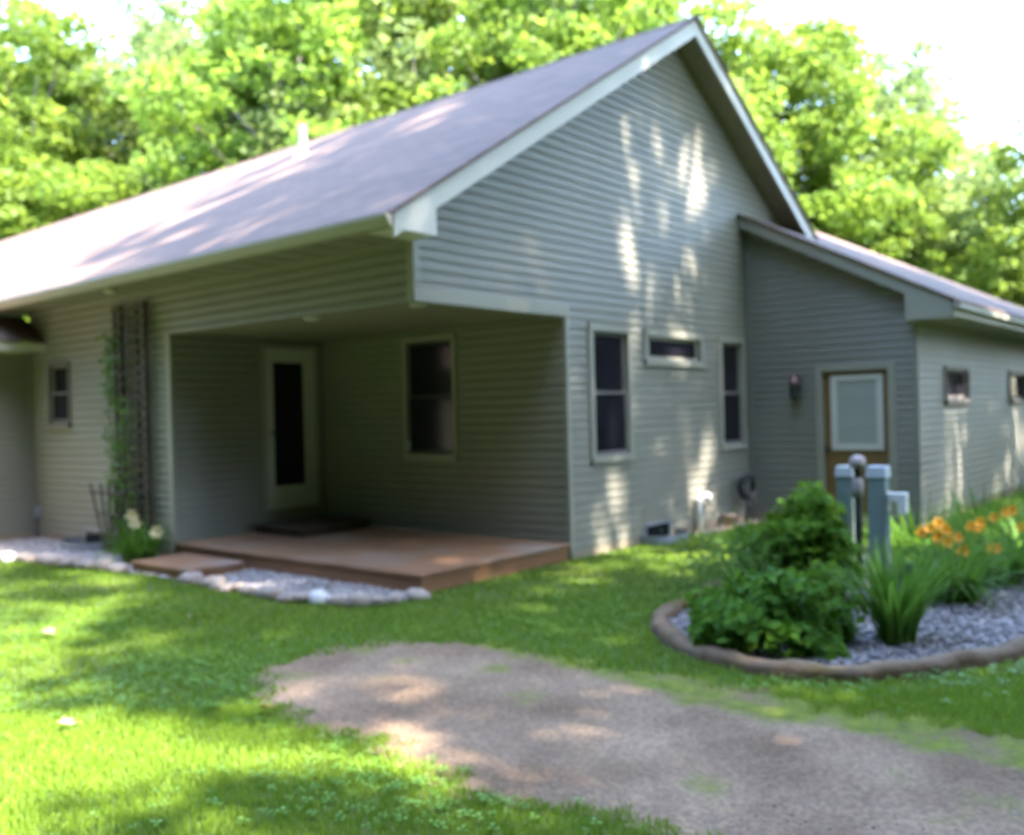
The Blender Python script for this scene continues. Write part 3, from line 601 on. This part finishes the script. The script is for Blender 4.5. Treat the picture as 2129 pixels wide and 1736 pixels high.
def clump(name, loc, n, ln, label, cat, seed, wd=.022, spread=.10, m='lilyleaf', lean=1.0, group=None):
    g = np.random.default_rng(seed); root = thing(name, loc, label, cat, group); V = []; F = []
    for i in range(n):
        az = g.random() * 6.283; b = (math.cos(az) * spread * g.random() ** .5, math.sin(az) * spread * g.random() ** .5); k0 = len(V)
        V += strap(g, b, az + g.normal(0, .5), ln * (.6 + .5 * g.random()), lean * (.25 + .95 * g.random()), wd * (.7 + .5 * g.random()))
        F += [(k0 + 2 * j, k0 + 2 * j + 1, k0 + 2 * j + 3, k0 + 2 * j + 2) for j in range(6)]
    npmesh('foliage', np.array(V), np.array(F), M[m], root, smooth=True); return root
def flower(root, p, m, size, seed, face=(0, 0, 1), base=(0, 0, 0)):
    g = np.random.default_rng(seed); mb = MB(); R = Vector(face).normalized().to_track_quat('Z', 'Y').to_matrix(); p = Vector(p)
    for q in range(6):
        a_ = q * math.pi / 3 + (.1 if q % 2 else 0); wv = .30 if q % 2 else .22; row = []
        for t, rr, zz in ((0, .06, -.35), (.4, .35, .05), (.75, .8, .22), (1, 1.05, .12)):
            w2 = wv * math.sin(math.pi * (.15 + .8 * t)) + .02
            for sgn in (-1, 1):
                v = Vector((math.cos(a_) * rr - math.sin(a_) * w2 * sgn, math.sin(a_) * rr + math.cos(a_) * w2 * sgn, zz + .03 * sgn)) * size; row.append(p + R @ v)
        mb.add(row, [(2 * j, 2 * j + 1, 2 * j + 3, 2 * j + 2) for j in range(3)])
    fo = mb.build('flower', m, root, smooth=True)
    mb = MB(); b = Vector(base); q = p + R @ Vector((0, 0, -.35)) * size; mb.tube([b, (b + q) / 2 + Vector((g.normal(0, .03), g.normal(0, .03), .04)), q], [.006, .005, .004], 6); mb.build('stalk', M['stem'], root, smooth=True)
    return fo
clump('daylily', (.52, -3.92, .02), 170, .74, 'upright clump of strap leaves without flowers in the gravel beside the front shrub', 'daylily', 11, lean=.75, spread=.12)
def lily(loc, n, ln, label, seed, flowers, size=.075, m='orange', lean=1.25):
    r = clump('daylily', loc, n, ln, label, 'daylily', seed, lean=lean, spread=.17, wd=.024)
    for i, (x, y, z) in enumerate(flowers):
        flower(r, (x - loc[0], y - loc[1], z - loc[2]), M[m], size, seed * 10 + i, (CAM.x - x + rnd.uniform(-3, 3), CAM.y - y + rnd.uniform(-3, 3), 2 + rnd.uniform(0, 4)), ((x - loc[0]) * .2, (y - loc[1]) * .2, 0))
    return r
LILY_A = [(2.3, -3.64, .55), (2.3, -3.58, .52), (2.34, -3.70, .60), (2.25, -3.72, .49), (2.3, -3.77, .54), (2.2, -3.80, .46), (2.3, -3.86, .49), (2.2, -3.92, .40), (2.4, -3.72, .55)]
lily((2.05, -3.88, .02), 230, .66, 'daylily clump with a tight cluster of orange blooms, nearest the utility post', 21, LILY_A, .055)
LILY_B = [(2.9, -3.96, .33), (2.85, -4.02, .34), (3.0, -3.79, .50), (3.0, -3.86, .54), (3.1, -3.82, .48)]
lily((2.95, -4.0, .02), 230, .62, 'daylily clump with scattered orange blooms behind the tight cluster', 22, LILY_B, .055)
LILY_C = [(3.6, -3.84, .52), (3.65, -3.98, .59), (3.6, -4.06, .44), (3.8, -3.9, .55)]
lily((3.75, -4.1, .02), 220, .66, 'daylily clump with few orange blooms at the right edge of the photo', 23, LILY_C, .055)
clump('daylily', (3.3, -3.25, .02), 210, .80, 'tall leafy daylily clump behind the post against the wing wall', 'daylily', 24, lean=1.0, spread=.2)
clump('daylily', (4.5, -3.55, .02), 190, .80, 'tall daylily clump without blooms between the wing wall and the blooming clumps', 'daylily', 25, lean=1.0, spread=.22)
clump('daylily', (5.6, -4.1, .0), 190, .85, 'daylily clump without blooms farthest back beside the wing wall', 'daylily', 26, lean=1.0, spread=.22)
lw = lily((-.40, 4.12, .01), 150, .62, 'dark green clump with two pale yellow blooms at the trellis foot', 31, [(-.50, 4.08, .55), (-.52, 3.52, .40), (-.50, 4.0, .46)], .075, 'cream')
# feathery pale plant behind the front shrub
g = np.random.default_rng(41); fp = thing('feathery_plant', (1.0, -2.45, .02), 'soft feathery light green plant behind the front shrub', 'plant')
n = 900; P = g.standard_normal((n, 3)) * np.array([.26, .22, .16]); P[:, 2] = np.abs(P[:, 2]) + .05 + .25 * g.random(n); leaf_cloud('foliage', P, g.standard_normal((n, 3)), .075, M['feather'], fp, .07)
mb = MB()
for i in range(30): mb.tube([(0, 0, 0), tuple(P[i])], [.004, .002], 4)
mb.build('stems', M['stem'], fp)
yl = thing('yellow_weed', (3.9, -.75, 0), 'low yellow green weed on the lawn near the window well', 'plant'); P = g.standard_normal((160, 3)) * np.array([.2, .14, .05]); P[:, 2] = np.abs(P[:, 2]) + .06
leaf_cloud('foliage', P, g.standard_normal((160, 3)) + np.array([0, 0, 1]), .05, M['feather'], yl, .3)
# trellis with vine
tr = thing('garden_trellis', (-.09, 4.78, 0), 'tall dark wooden ladder trellis fixed upright against the wall', 'trellis')
for c, wv in ((.27, .075), (-.27, .10)):
    mb = MB()
    for sg_ in (-1, 1): mb.box(-.02, .02, c + sg_ * wv - .022, c + sg_ * wv + .022, 0, 3.02)
    for i in range(24): mb.box(-.034, -.021, c - wv - .03, c + wv + .03, .15 + i * .122, .15 + i * .122 + .04)
    mb.build('post', M['trellis'], tr)
mb = MB()
for i in range(19): mb.box(-.046, -.035, -.36, .34, .3 + i * .146, .3 + i * .146 + .024)
mb.build('rungs', M['trellis'], tr)
vn = thing('climbing_vine', (-.16, 4.8, 0), 'sparse green vine climbing the dark ladder trellis', 'vine')
g = np.random.default_rng(51); n = 800; z = 2.7 * g.random(n) ** 1.35; y = np.where(g.random(n) < .45, .17 + .10 * g.standard_normal(n), -.05 + .13 * g.standard_normal(n) - .05 * np.sin(z * 4)); y = np.where((z > 1.9) & (y < .15), .2 + .12 * g.standard_normal(n), y)
P = np.column_stack([-.03 - .08 * g.random(n), y, z]); leaf_cloud('foliage', P, np.column_stack([-np.ones(n), g.normal(0, .6, n), .5 + g.normal(0, .6, n)]), .062, M['vineleaf'], vn, .4)
mb = MB(); mb.tube([(0, -.02, 0), (-.02, -.04, .6), (-.01, .02, 1.2), (-.03, -.08, 1.9)], [.012, .01, .008, .005], 6); mb.tube([(0, .2, 0), (-.01, .30, .9), (-.02, .34, 1.8), (0, .3, 2.5)], [.01, .008, .006, .004], 6); mb.build('stems', M['woodstem'], vn)
ps = thing('plant_support', (-.26, 5.05, 0), 'small fan shaped wooden plant support leaning at the trellis foot', 'plant support')
mb = MB()
for a_ in (-.42, -.2, 0, .2, .46): mb.box(-.012, .012, a_ * .28 - .012, a_ * .28 + .012, 0, .05); mb.prism([(-.01, a_ * .28 - .012, .05), (.01, a_ * .28 - .012, .05), (.01, a_ * .28 + .012, .05), (-.01, a_ * .28 + .012, .05)], [(-.01, a_ - .012, .86), (.01, a_ - .012, .86), (.01, a_ + .012, .86), (-.01, a_ + .012, .86)])
mb.build('slats', M['trellis'], ps)
mb = MB(); mb.box(-.024, -.013, -.40, .44, .74, .77); mb.box(-.024, -.013, -.29, .31, .48, .51); mb.build('crossbars', M['trellis'], ps)

# ------------------------------------------------------------------ utility posts and wall fittings
def pedestal(loc, h, w_, label, rz=.04):
    r = thing('utility_post', loc, label, 'utility post', 'utility posts in the planting bed', rz)
    mb = MB(); mb.box(-w_, w_, -w_, w_, -.1, h - .05); b = mb.build('post', M['pedestal'], r, bevel=.004)
    mb = MB(); mb.box(-w_ - .006, -w_, -w_ * .55, w_ * .55, .1, h * .8); mb.build('panel', M['pedestal'], r, bevel=.003)
    mb = MB(); w2 = w_ + .012; mb.prism([(-w2, -w2, h - .075), (w2, -w2, h - .075), (w2, w2, h - .075), (-w2, w2, h - .075)], [(-w2 * .93, -w2 * .93, h + .02), (w2 * .93, -w2 * .93, h + .02), (w2 * .93, w2 * .93, h + .02), (-w2 * .93, w2 * .93, h + .02)]); mb.build('cap', M['pedcap'], r, bevel=.004)
    return r
up = pedestal((2.10, -3.30, 0), 1.06, .070, 'tall grey green utility post standing nearest, white outlet cover on its side')
mb = MB(); mb.box(-.05, .05, -.225, -.084, .79, .86); mb.box(-.05, .05, -.225, -.165, .69, .79); mb.box(-.045, .045, -.083, -.071, .70, .87); mb.build('outlet_cover', M['pipe'], up, bevel=.015)
pedestal((2.94, -2.73, 0), 1.0, .074, 'second grey green utility post partly hidden behind the bright green shrub')
dp = thing('meter_post', (2.66, -2.93, -.15), 'slim dark post with a pale rounded cap between two utility posts', 'post')
mb = MB(); mb.lathe([(.035, -.05), (.035, .88), (.03, .9)], n=14); mb.build('post', M['black'], dp, smooth=True)
mb = MB(); mb.lathe([(.045, .90), (.048, .98), (.045, 1.07), (.03, 1.08)], n=14); mb.build('sleeve', M['dome'], dp, smooth=True)
mb = MB(); mb.lathe([(.03, 1.08), (.033, 1.16), (.035, 1.17)], n=14); mb.build('neck', M['black'], dp, smooth=True)
mb = MB(); mb.lathe([(.035, 1.17), (.07, 1.18), (.075, 1.22), (.065, 1.26), (.035, 1.285), (.005, 1.29)], n=18); mb.build('cap', M['dome'], dp, smooth=True)
gp = thing('vent_elbow', (4.92, -.10, 0), 'white plastic gooseneck vent pipe rising beside the gable wall', 'pipe')
mb = MB(); mb.tube([(0, 0, -.05), (0, 0, .43), (.02, 0, .455), (.05, 0, .46), (.24, 0, .46), (.265, 0, .45), (.27, 0, .42), (.27, 0, .36)], .04, 14); mb.build('pipe', M['pipe'], gp, smooth=True)
mb = MB(); mb.tube([(0, 0, .36), (0, 0, .43)], .047, 14); mb.tube([(.06, 0, .46), (.12, 0, .46)], .047, 14); mb.build('coupling', M['pipe'], gp)
def window_well(loc, rz, w_, d, label):
    r = thing('window_well', loc, label, 'window well', 'galvanised basement window wells', rz); mb = MB(); n = 24; V = []
    for i in range(n + 1):
        a_ = math.pi * i / n; x, y = -math.cos(a_) * w_, -math.sin(a_) ** .8 * d
        for o_, z in ((0, -.02), (.012 * math.sin(0), .05), (.012, .07), (0, .09), (.012, .11), (-.012, .11), (-.012, -.02)): V.append((x * (1 + o_), y * (1 + o_), z))
    mb.add(V, [(i * 7 + j, (i + 1) * 7 + j, (i + 1) * 7 + j + 1, i * 7 + j + 1) for i in range(n) for j in range(6)]); mb.build('rim', M['galv'], r, smooth=False)
    mb = MB(); mb.box(-w_ * .62, w_ * .62, -.022, -.014, .01, .20); mb.build('basement_window', M['glass'], r)
    mb = MB(); mb.box(-w_ * .70, w_ * .70, -.026, -.013, .20, .235); mb.box(-w_ * .70, -w_ * .62, -.026, -.013, .0, .20); mb.box(w_ * .62, w_ * .70, -.026, -.013, 0, .20); mb.build('frame', M['galv'], r)
    return r
window_well((4.02, 0, 0), 0, .42, .36, 'galvanised window well in the lawn under the gable wall')
window_well((0, 5.85, .01), -math.pi / 2, .5, .42, 'galvanised window well in the gravel left of the trellis')
hr = thing('hose_reel', (6.12, -.20, 0), 'coil of dark hose hung on a black stand in the wall corner', 'hose reel')
mb = MB()
for k_ in range(7):
    for q, rr in enumerate((.10, .125, .15)):
        pass
for q in range(9):
    rr = .11 + .022 * (q % 3); dx = -.03 + .03 * (q // 3); pts = [(dx, math.cos(t) * rr, .50 + math.sin(t) * rr * 1.1) for t in [2 * math.pi * j / 20 for j in range(21)]]; mb.tube(pts, .012, 6, cap=False)
mb.tube([(0, -.1, .38), (.02, -.14, .2), (-.05, -.16, .03), (-.2, -.1, .02)], .012, 6); mb.build('hose', M['black'], hr, smooth=True, loc=(0, 0, 0)).rotation_euler.z = math.radians(70)
mb = MB(); mb.tube([(-.02, .0, 0), (-.02, 0, .60), (.04, 0, .64)], .014, 8); mb.tube([(-.14, -.02, 0), (-.02, 0, .30)], .012, 8); mb.tube([(.12, -.02, 0), (-.02, 0, .30)], .012, 8); mb.build('stand', M['black'], hr)
pt = thing('flower_pot', (5.62, -.16, 0), 'small tan pot at the wall foot beside the hose', 'pot')
mb = MB(); mb.lathe([(.06, 0), (.085, .14), (.095, .145), (.095, .175), (.08, .175), (.075, .15)], n=16); mb.build('pot', M['found'], pt, smooth=True)
# stone strip at the wall foot by the hose
STRIP = [(4.75, -.02), (4.7, -.28), (5.6, -.34), (6.56, -.34), (6.57, -.02)]
tag(sheet('stone_strip', STRIP, .008, M['found']), kind='structure')

# ------------------------------------------------------------------ trees
def tree_mesh(seed, H=16., R=4.2, base=.16, n=15000, leaf=.30, m='leaf', K=60):
    """trunk and crown meshes of one tree kind, height H"""
    g = np.random.default_rng(seed); r2 = random.Random(seed); mb = MB()
    lean = g.normal(0, .35, 2); tp = [(lean[0] * t * t, lean[1] * t * t, H * .86 * t) for t in (0, .08, .25, .5, .75, 1)]
    mb.tube(tp, [.24 * H / 16, .19 * H / 16, .16 * H / 16, .12 * H / 16, .07 * H / 16, .02], 9)
    lobes = []; nl = 30
    for i in range(nl):
        t = base + (1 - base) * ((i + .5) / nl) ** .9; az = i * 2.4 + g.normal(0, .4)
        rad = R * (math.sin(math.pi * min(1, (t - base * .3) * .92)) ** .75) * (.45 + .55 * g.random()); z = H * t * .93
        c = np.array([lean[0] * t * t + math.cos(az) * rad, lean[1] * t * t + math.sin(az) * rad, z]); lobes.append((c, .95 + .75 * g.random() + (.3 if t < .6 else -.15)))
        zb = max(.08, t - .14 - .06 * g.random()); b0 = np.array([lean[0] * zb * zb, lean[1] * zb * zb, H * .9 * zb]); mid_ = b0 * .45 + c * .55 + np.array([0, 0, -.25])
        mb.tube([b0, mid_, c], [.07 * H / 16, .045, .015], 6)
    lobes.append((np.array([lean[0], lean[1], H * .95]), .9))
    wts = np.array([l[1] ** 2 for l in lobes]); wts /= wts.sum(); w_ = g.choice(len(lobes), n, p=wts)
    d = g.standard_normal((n, 3)); d /= np.linalg.norm(d, axis=1)[:, None]; rr = np.array([l[1] for l in lobes])[w_][:, None]
    # leaves gather in small sprays round each lobe
    sub = g.standard_normal((len(lobes), K, 3)); sub /= np.linalg.norm(sub, axis=2)[:, :, None]; sub *= (.5 + .55 * g.random((len(lobes), K, 1)))
    Cn = np.array([l[0] for l in lobes]); P = Cn[w_] + sub[w_, g.integers(0, K, n)] * rr * np.array([1.15, 1.15, .72]) + d * rr * .30 * g.random((n, 1)) ** .5 * np.array([1.2, 1.2, .6])
    Nn = np.column_stack([g.normal(0, .8, n), g.normal(0, .8, n), .6 + g.normal(0, .6, n)]) + (P - Cn[w_]) / rr * .5
    tk = mb.build('trunk', M['bark'], None, smooth=True); cr = leaf_cloud('crown', P, Nn, leaf, M[m], None, .42, droop=.35)
    a_, b_ = tk.data, cr.data; bpy.data.objects.remove(tk); bpy.data.objects.remove(cr); return a_, b_
KIND = [tree_mesh(101, 16, 4.3, n=27000, leaf=.235), tree_mesh(102, 16, 3.8, m='leaf2', n=24000, leaf=.21), tree_mesh(103, 16, 4.6, base=.12, n=30000, leaf=.235), tree_mesh(104, 16, 3.4, base=.2, m='leaf2', n=14000, leaf=.22), tree_mesh(105, 16, 3.2, base=.1, n=24000, leaf=.235)]
def tree(x, y, h, k, label, rw=1., rz=None, group='maple and ash trees standing beyond the house', name='tree'):
    r = thing(name, (x, y, 0), label, 'tree', group, rnd.random() * 6.28 if rz is None else rz); s_ = h / 16
    for nm, me in zip(('trunk', 'crown'), KIND[k]):
        o = bpy.data.objects.new(nm, me); o.scale = (s_ * rw, s_ * rw, s_); link(o, r)
    return r
BACK = [
 (5.8, 31, 15.5, 0, 1.1, 'broad rounded maple at the left edge of the photo behind the low roof end'),
 (9.6, 30.4, 17.4, 2, 1.0, 'tallest rounded maple in the upper left corner, behind the left end of the ridge'),
 (9.4, 24.6, 10.5, 4, 1.3, 'short dense tree rising just over the ridge left of the vent pipe'),
 (13.2, 27.4, 17.6, 1, 1.05, 'pale grey green ash in the left group behind the roof'),
 (16.6, 29.6, 19.8, 1, 1.0, 'taller pale ash standing behind the vent pipe'),
 (15.2, 23.8, 15.8, 3, 1.1, 'thin open ash with sky holes right above the vent pipe'),
 (14.2, 20.0, 17.5, 0, 1.1, 'bright yellow green maple over the ridge right of the vent pipe'),
 (19.5, 24.2, 21.5, 2, 1.0, 'dark tall maple filling the top edge behind the bright maple'),
 (15.8, 17.0, 13.0, 4, 1.3, 'short bright tree peeking over the middle of the ridge'),
 (18.2, 18.3, 19.5, 3, 1.15, 'open ash with many sky holes above the middle ridge'),
 (20.8, 18.0, 20.5, 0, 1.05, 'tall maple crossing the top edge left of the gable peak'),
 (18.0, 12.4, 17.5, 2, .95, 'broad yellow maple right behind the upper ridge near the peak'),
 (22.2, 13.6, 19.2, 1, 1.0, 'pale ash at the top edge just left of the gable peak'),
 (19.6, 9.9, 14.4, 4, 1.2, 'dense maple hidden mostly behind the gable peak'),
 (26.0, 12.4, 19.0, 0, .9, 'maple right of the gable peak, its top level with the rake'),
 (25.6, 9.2, 12.6, 2, .9, 'low bright maple behind the right rake of the gable'),
 (28.4, 9.3, 16.8, 4, 1.1, 'narrow maple rising above the right rake'),
 (29.0, 7.6, 16.4, 0, .85, 'tallest pointed maple in the right group'),
 (34.4, 9.6, 15.0, 1, .9, 'paler ash seen behind the pointed maple'),
 (30.6, 5.4, 11.0, 2, .9, 'low dense maple over the wing ridge right of the gable'),
 (32.9, 5.9, 16.6, 3, .95, 'thin see-through ash with sky in its crown'),
 (35.6, 6.0, 15.8, 3, .9, 'second see-through ash leaning right above the wing roof'),
 (36.9, 4.6, 9.6, 2, 1.0, 'low bright maple above the middle of the wing roof'),
 (37.2, 2.3, 8.6, 0, 1.1, 'short maple above the lower end of the wing ridge'),
 (32.8, .6, 12.6, 2, .95, 'darker maple at the right edge of the photo above the wing eave'),
 (36.2, -1.6, 13.4, 0, 1.0, 'maple cut by the right edge, behind the darker one'),
 (43, 12, 14, 0, 1.3, 'far maple glimpsed through the thin ashes on the right'),
 (24, 33, 19, 2, 1.2, 'far maple glimpsed between crowns above the vent pipe'),
 (38.8, 3.6, 13.2, 2, .9, 'rounded maple between the thin ash and the dark maple at the right edge'),
 (8.2, 34.5, 19.5, 2, 1.0, 'maple filling the upper left behind the rounded one'),
 (12.2, 31.5, 17.0, 0, .9, 'maple glimpsed between the tallest rounded maple and the pale ash'),
 (2.5, 34, 15, 0, 1.2, 'maple half outside the left edge of the photo'),
 (27.5, 22, 19, 1, 1.3, 'far ash glimpsed above the ridge left of the peak'),
]
for x, y, h, k, rw, lb in BACK: tree(x, y, h, k, lb, rw)
# the trees on the camera side whose shade lies over the gable, porch and lawn, and unseen spruces added to darken porch and wing
KIND.append(tree_mesh(201, 16, 3.5, base=.48, n=11000, leaf=.22, K=9)); KIND.append(tree_mesh(202, 16, 3.2, base=.45, n=9500, leaf=.22, K=8)); KIND.append(tree_mesh(203, 16, 2.6, base=.62, n=6000, leaf=.22, K=12))
FRONT = [
 (3.6, -8.9, 26.5, 5, .88, 'tall maple right of the camera shading the porch'),
 (8.9, -8.5, 22, 6, 1.1, 'tall maple outside the photo shading the gable'),
 (13.5, -10.4, 20.5, 6, 1.0, 'maple outside the photo shading the wing door'),
 (18, -11.2, 21, 6, 1.0, 'tall maple outside the photo shading the wing roof'),
 (.4, -8.6, 23.5, 7, .6, 'very tall high crowned maple right of the camera'),
 (-1.0, -11.2, 16.8, 2, .66, 'slim dense maple behind the camera'),
 (-1.3, -9.9, 9.5, 2, .75, 'low bushy maple behind the camera'),
 (1.8, -12.4, 16, 2, .55, 'second slim dense maple beside the dirt strip'),
]
for x, y, h, k, rw, lb in FRONT: tree(x, y, h, k, lb, rw, group='shade trees on the camera side')
def spruce_mesh(seed, H=16., R=3.0, n=9000):
    g = np.random.default_rng(seed); mb = MB(); mb.tube([(0, 0, 0), (0, 0, H * .5), (0, 0, H * .98)], [.24, .15, .02], 8)
    t = g.random(n) ** .75 * .97 + .015; tier = np.floor((1 - t) * 16 + g.random(n) * .5) / 16; rad = R * (1 - t * .97) * (.35 + .65 * g.random(n) ** .45); az = g.random(n) * 6.283
    z = H * t - rad * .28 + .25 * np.sin(az * 5 + tier * 40); P = np.column_stack([np.cos(az) * rad, np.sin(az) * rad, np.maximum(z, .05)])
    cr = leaf_cloud('crown', P, np.column_stack([np.cos(az) * .8, np.sin(az) * .8, .6 + g.normal(0, .3, n)]), .62, M['spruce'], None, .33, droop=.8); tk = mb.build('trunk', M['bark'])
    a_, b_ = tk.data, cr.data; bpy.data.objects.remove(tk); bpy.data.objects.remove(cr); return a_, b_
KIND.append(spruce_mesh(301)); KIND.append(spruce_mesh(302, R=2.7))
for i, (x, y, lb) in enumerate(((11.2, -8.6, 'nearest'), (14, -9.4, 'second'), (16.8, -8.2, 'third'), (19.6, -9.4, 'fourth'), (23, -8.4, 'fifth'), (28, -7, 'farthest'))): tree(x, y, 9 + i % 2, 8 + i % 2, lb + ' dark spruce of the unseen row added to dim the wing wall', 1.5, group='added spruce row dimming the wing', name='added_spruce')  # unseen row added to keep sky light off the wing wall
RING = [(-9.5, -17), (-7.2, -18), (-4.8, -18.6), (-2.4, -19.4), (0, -20.2), (-11.2, -20), (-8.4, -20.6), (-6, -21),(-3.6, -22), (-1.2, -22.5), (-11.5, -17), (-12.5, -15), (-13.5, -11), (-14, -7), (-13.6, -3), (-14.4, 1), (-13.8, 5), (-14.2, 9), (-13.6, 13), (-12.4, 17), (-10.6, 21), (-16.5, -13), (-17, -9), (-17.3, -5), (-17, -1), (-17.5, 3), (-17, 7), (-16.8, 11), (-15.8, 15.5), (-14, 20), (-10.5, 26)]
for i, (x, y) in enumerate(RING): tree(x, y, (15.5 if i < 5 else 20 if i < 10 else 18) + (i * 7 % 4), 8 + i % 2, 'dark spruce added out of view left of the yard to block sky light', 1.15, group='added spruces blocking sky from the left', name='added_spruce')  # unseen dark ring added to block sky light from the left
for i, (x, y) in enumerate([(-6.4, -17.4), (-8.6, -15.2), (-10.2, -12.4), (-11.2, -9.4), (-12, -6.3), (-12.2, -2.8), (-12.4, .8)]): tree(x, y, 25 + (i * 3 % 4), 8 + i % 2, 'very tall dark spruce added unseen left of the yard to darken the porch', .85, group='tall spruces added to darken the porch', name='added_spruce')  # extra height added to shut high sky light out of the porch
for i in range(17): x = -11 + i * 3.4; tree(x, -25.5 - (i % 2) * 2.2, 12 + (i * 5 % 3), 8 + i % 2, 'dark spruce added behind the camera to block low sky light', 1.3, group='added spruces blocking low sky behind the camera', name='added_spruce')  # unseen belt added to block low sky light from behind the camera
mb = MB(); mb.quad((-60, -60, .012), (-10.5, -60, .012), (-10.5, 60, .012), (-60, 60, .012)); tag(mb.build('added_forest_floor', M['litter']), kind='structure')  # dark sheet added under the left spruces to cut bounced light
mb = MB(); mb.quad((-10.5, -60, .013), (80, -60, .013), (80, -22, .013), (-10.5, -22, .013)); tag(mb.build('added_forest_floor', M['litter']), kind='structure')  # second dark sheet added behind the camera against bounced light
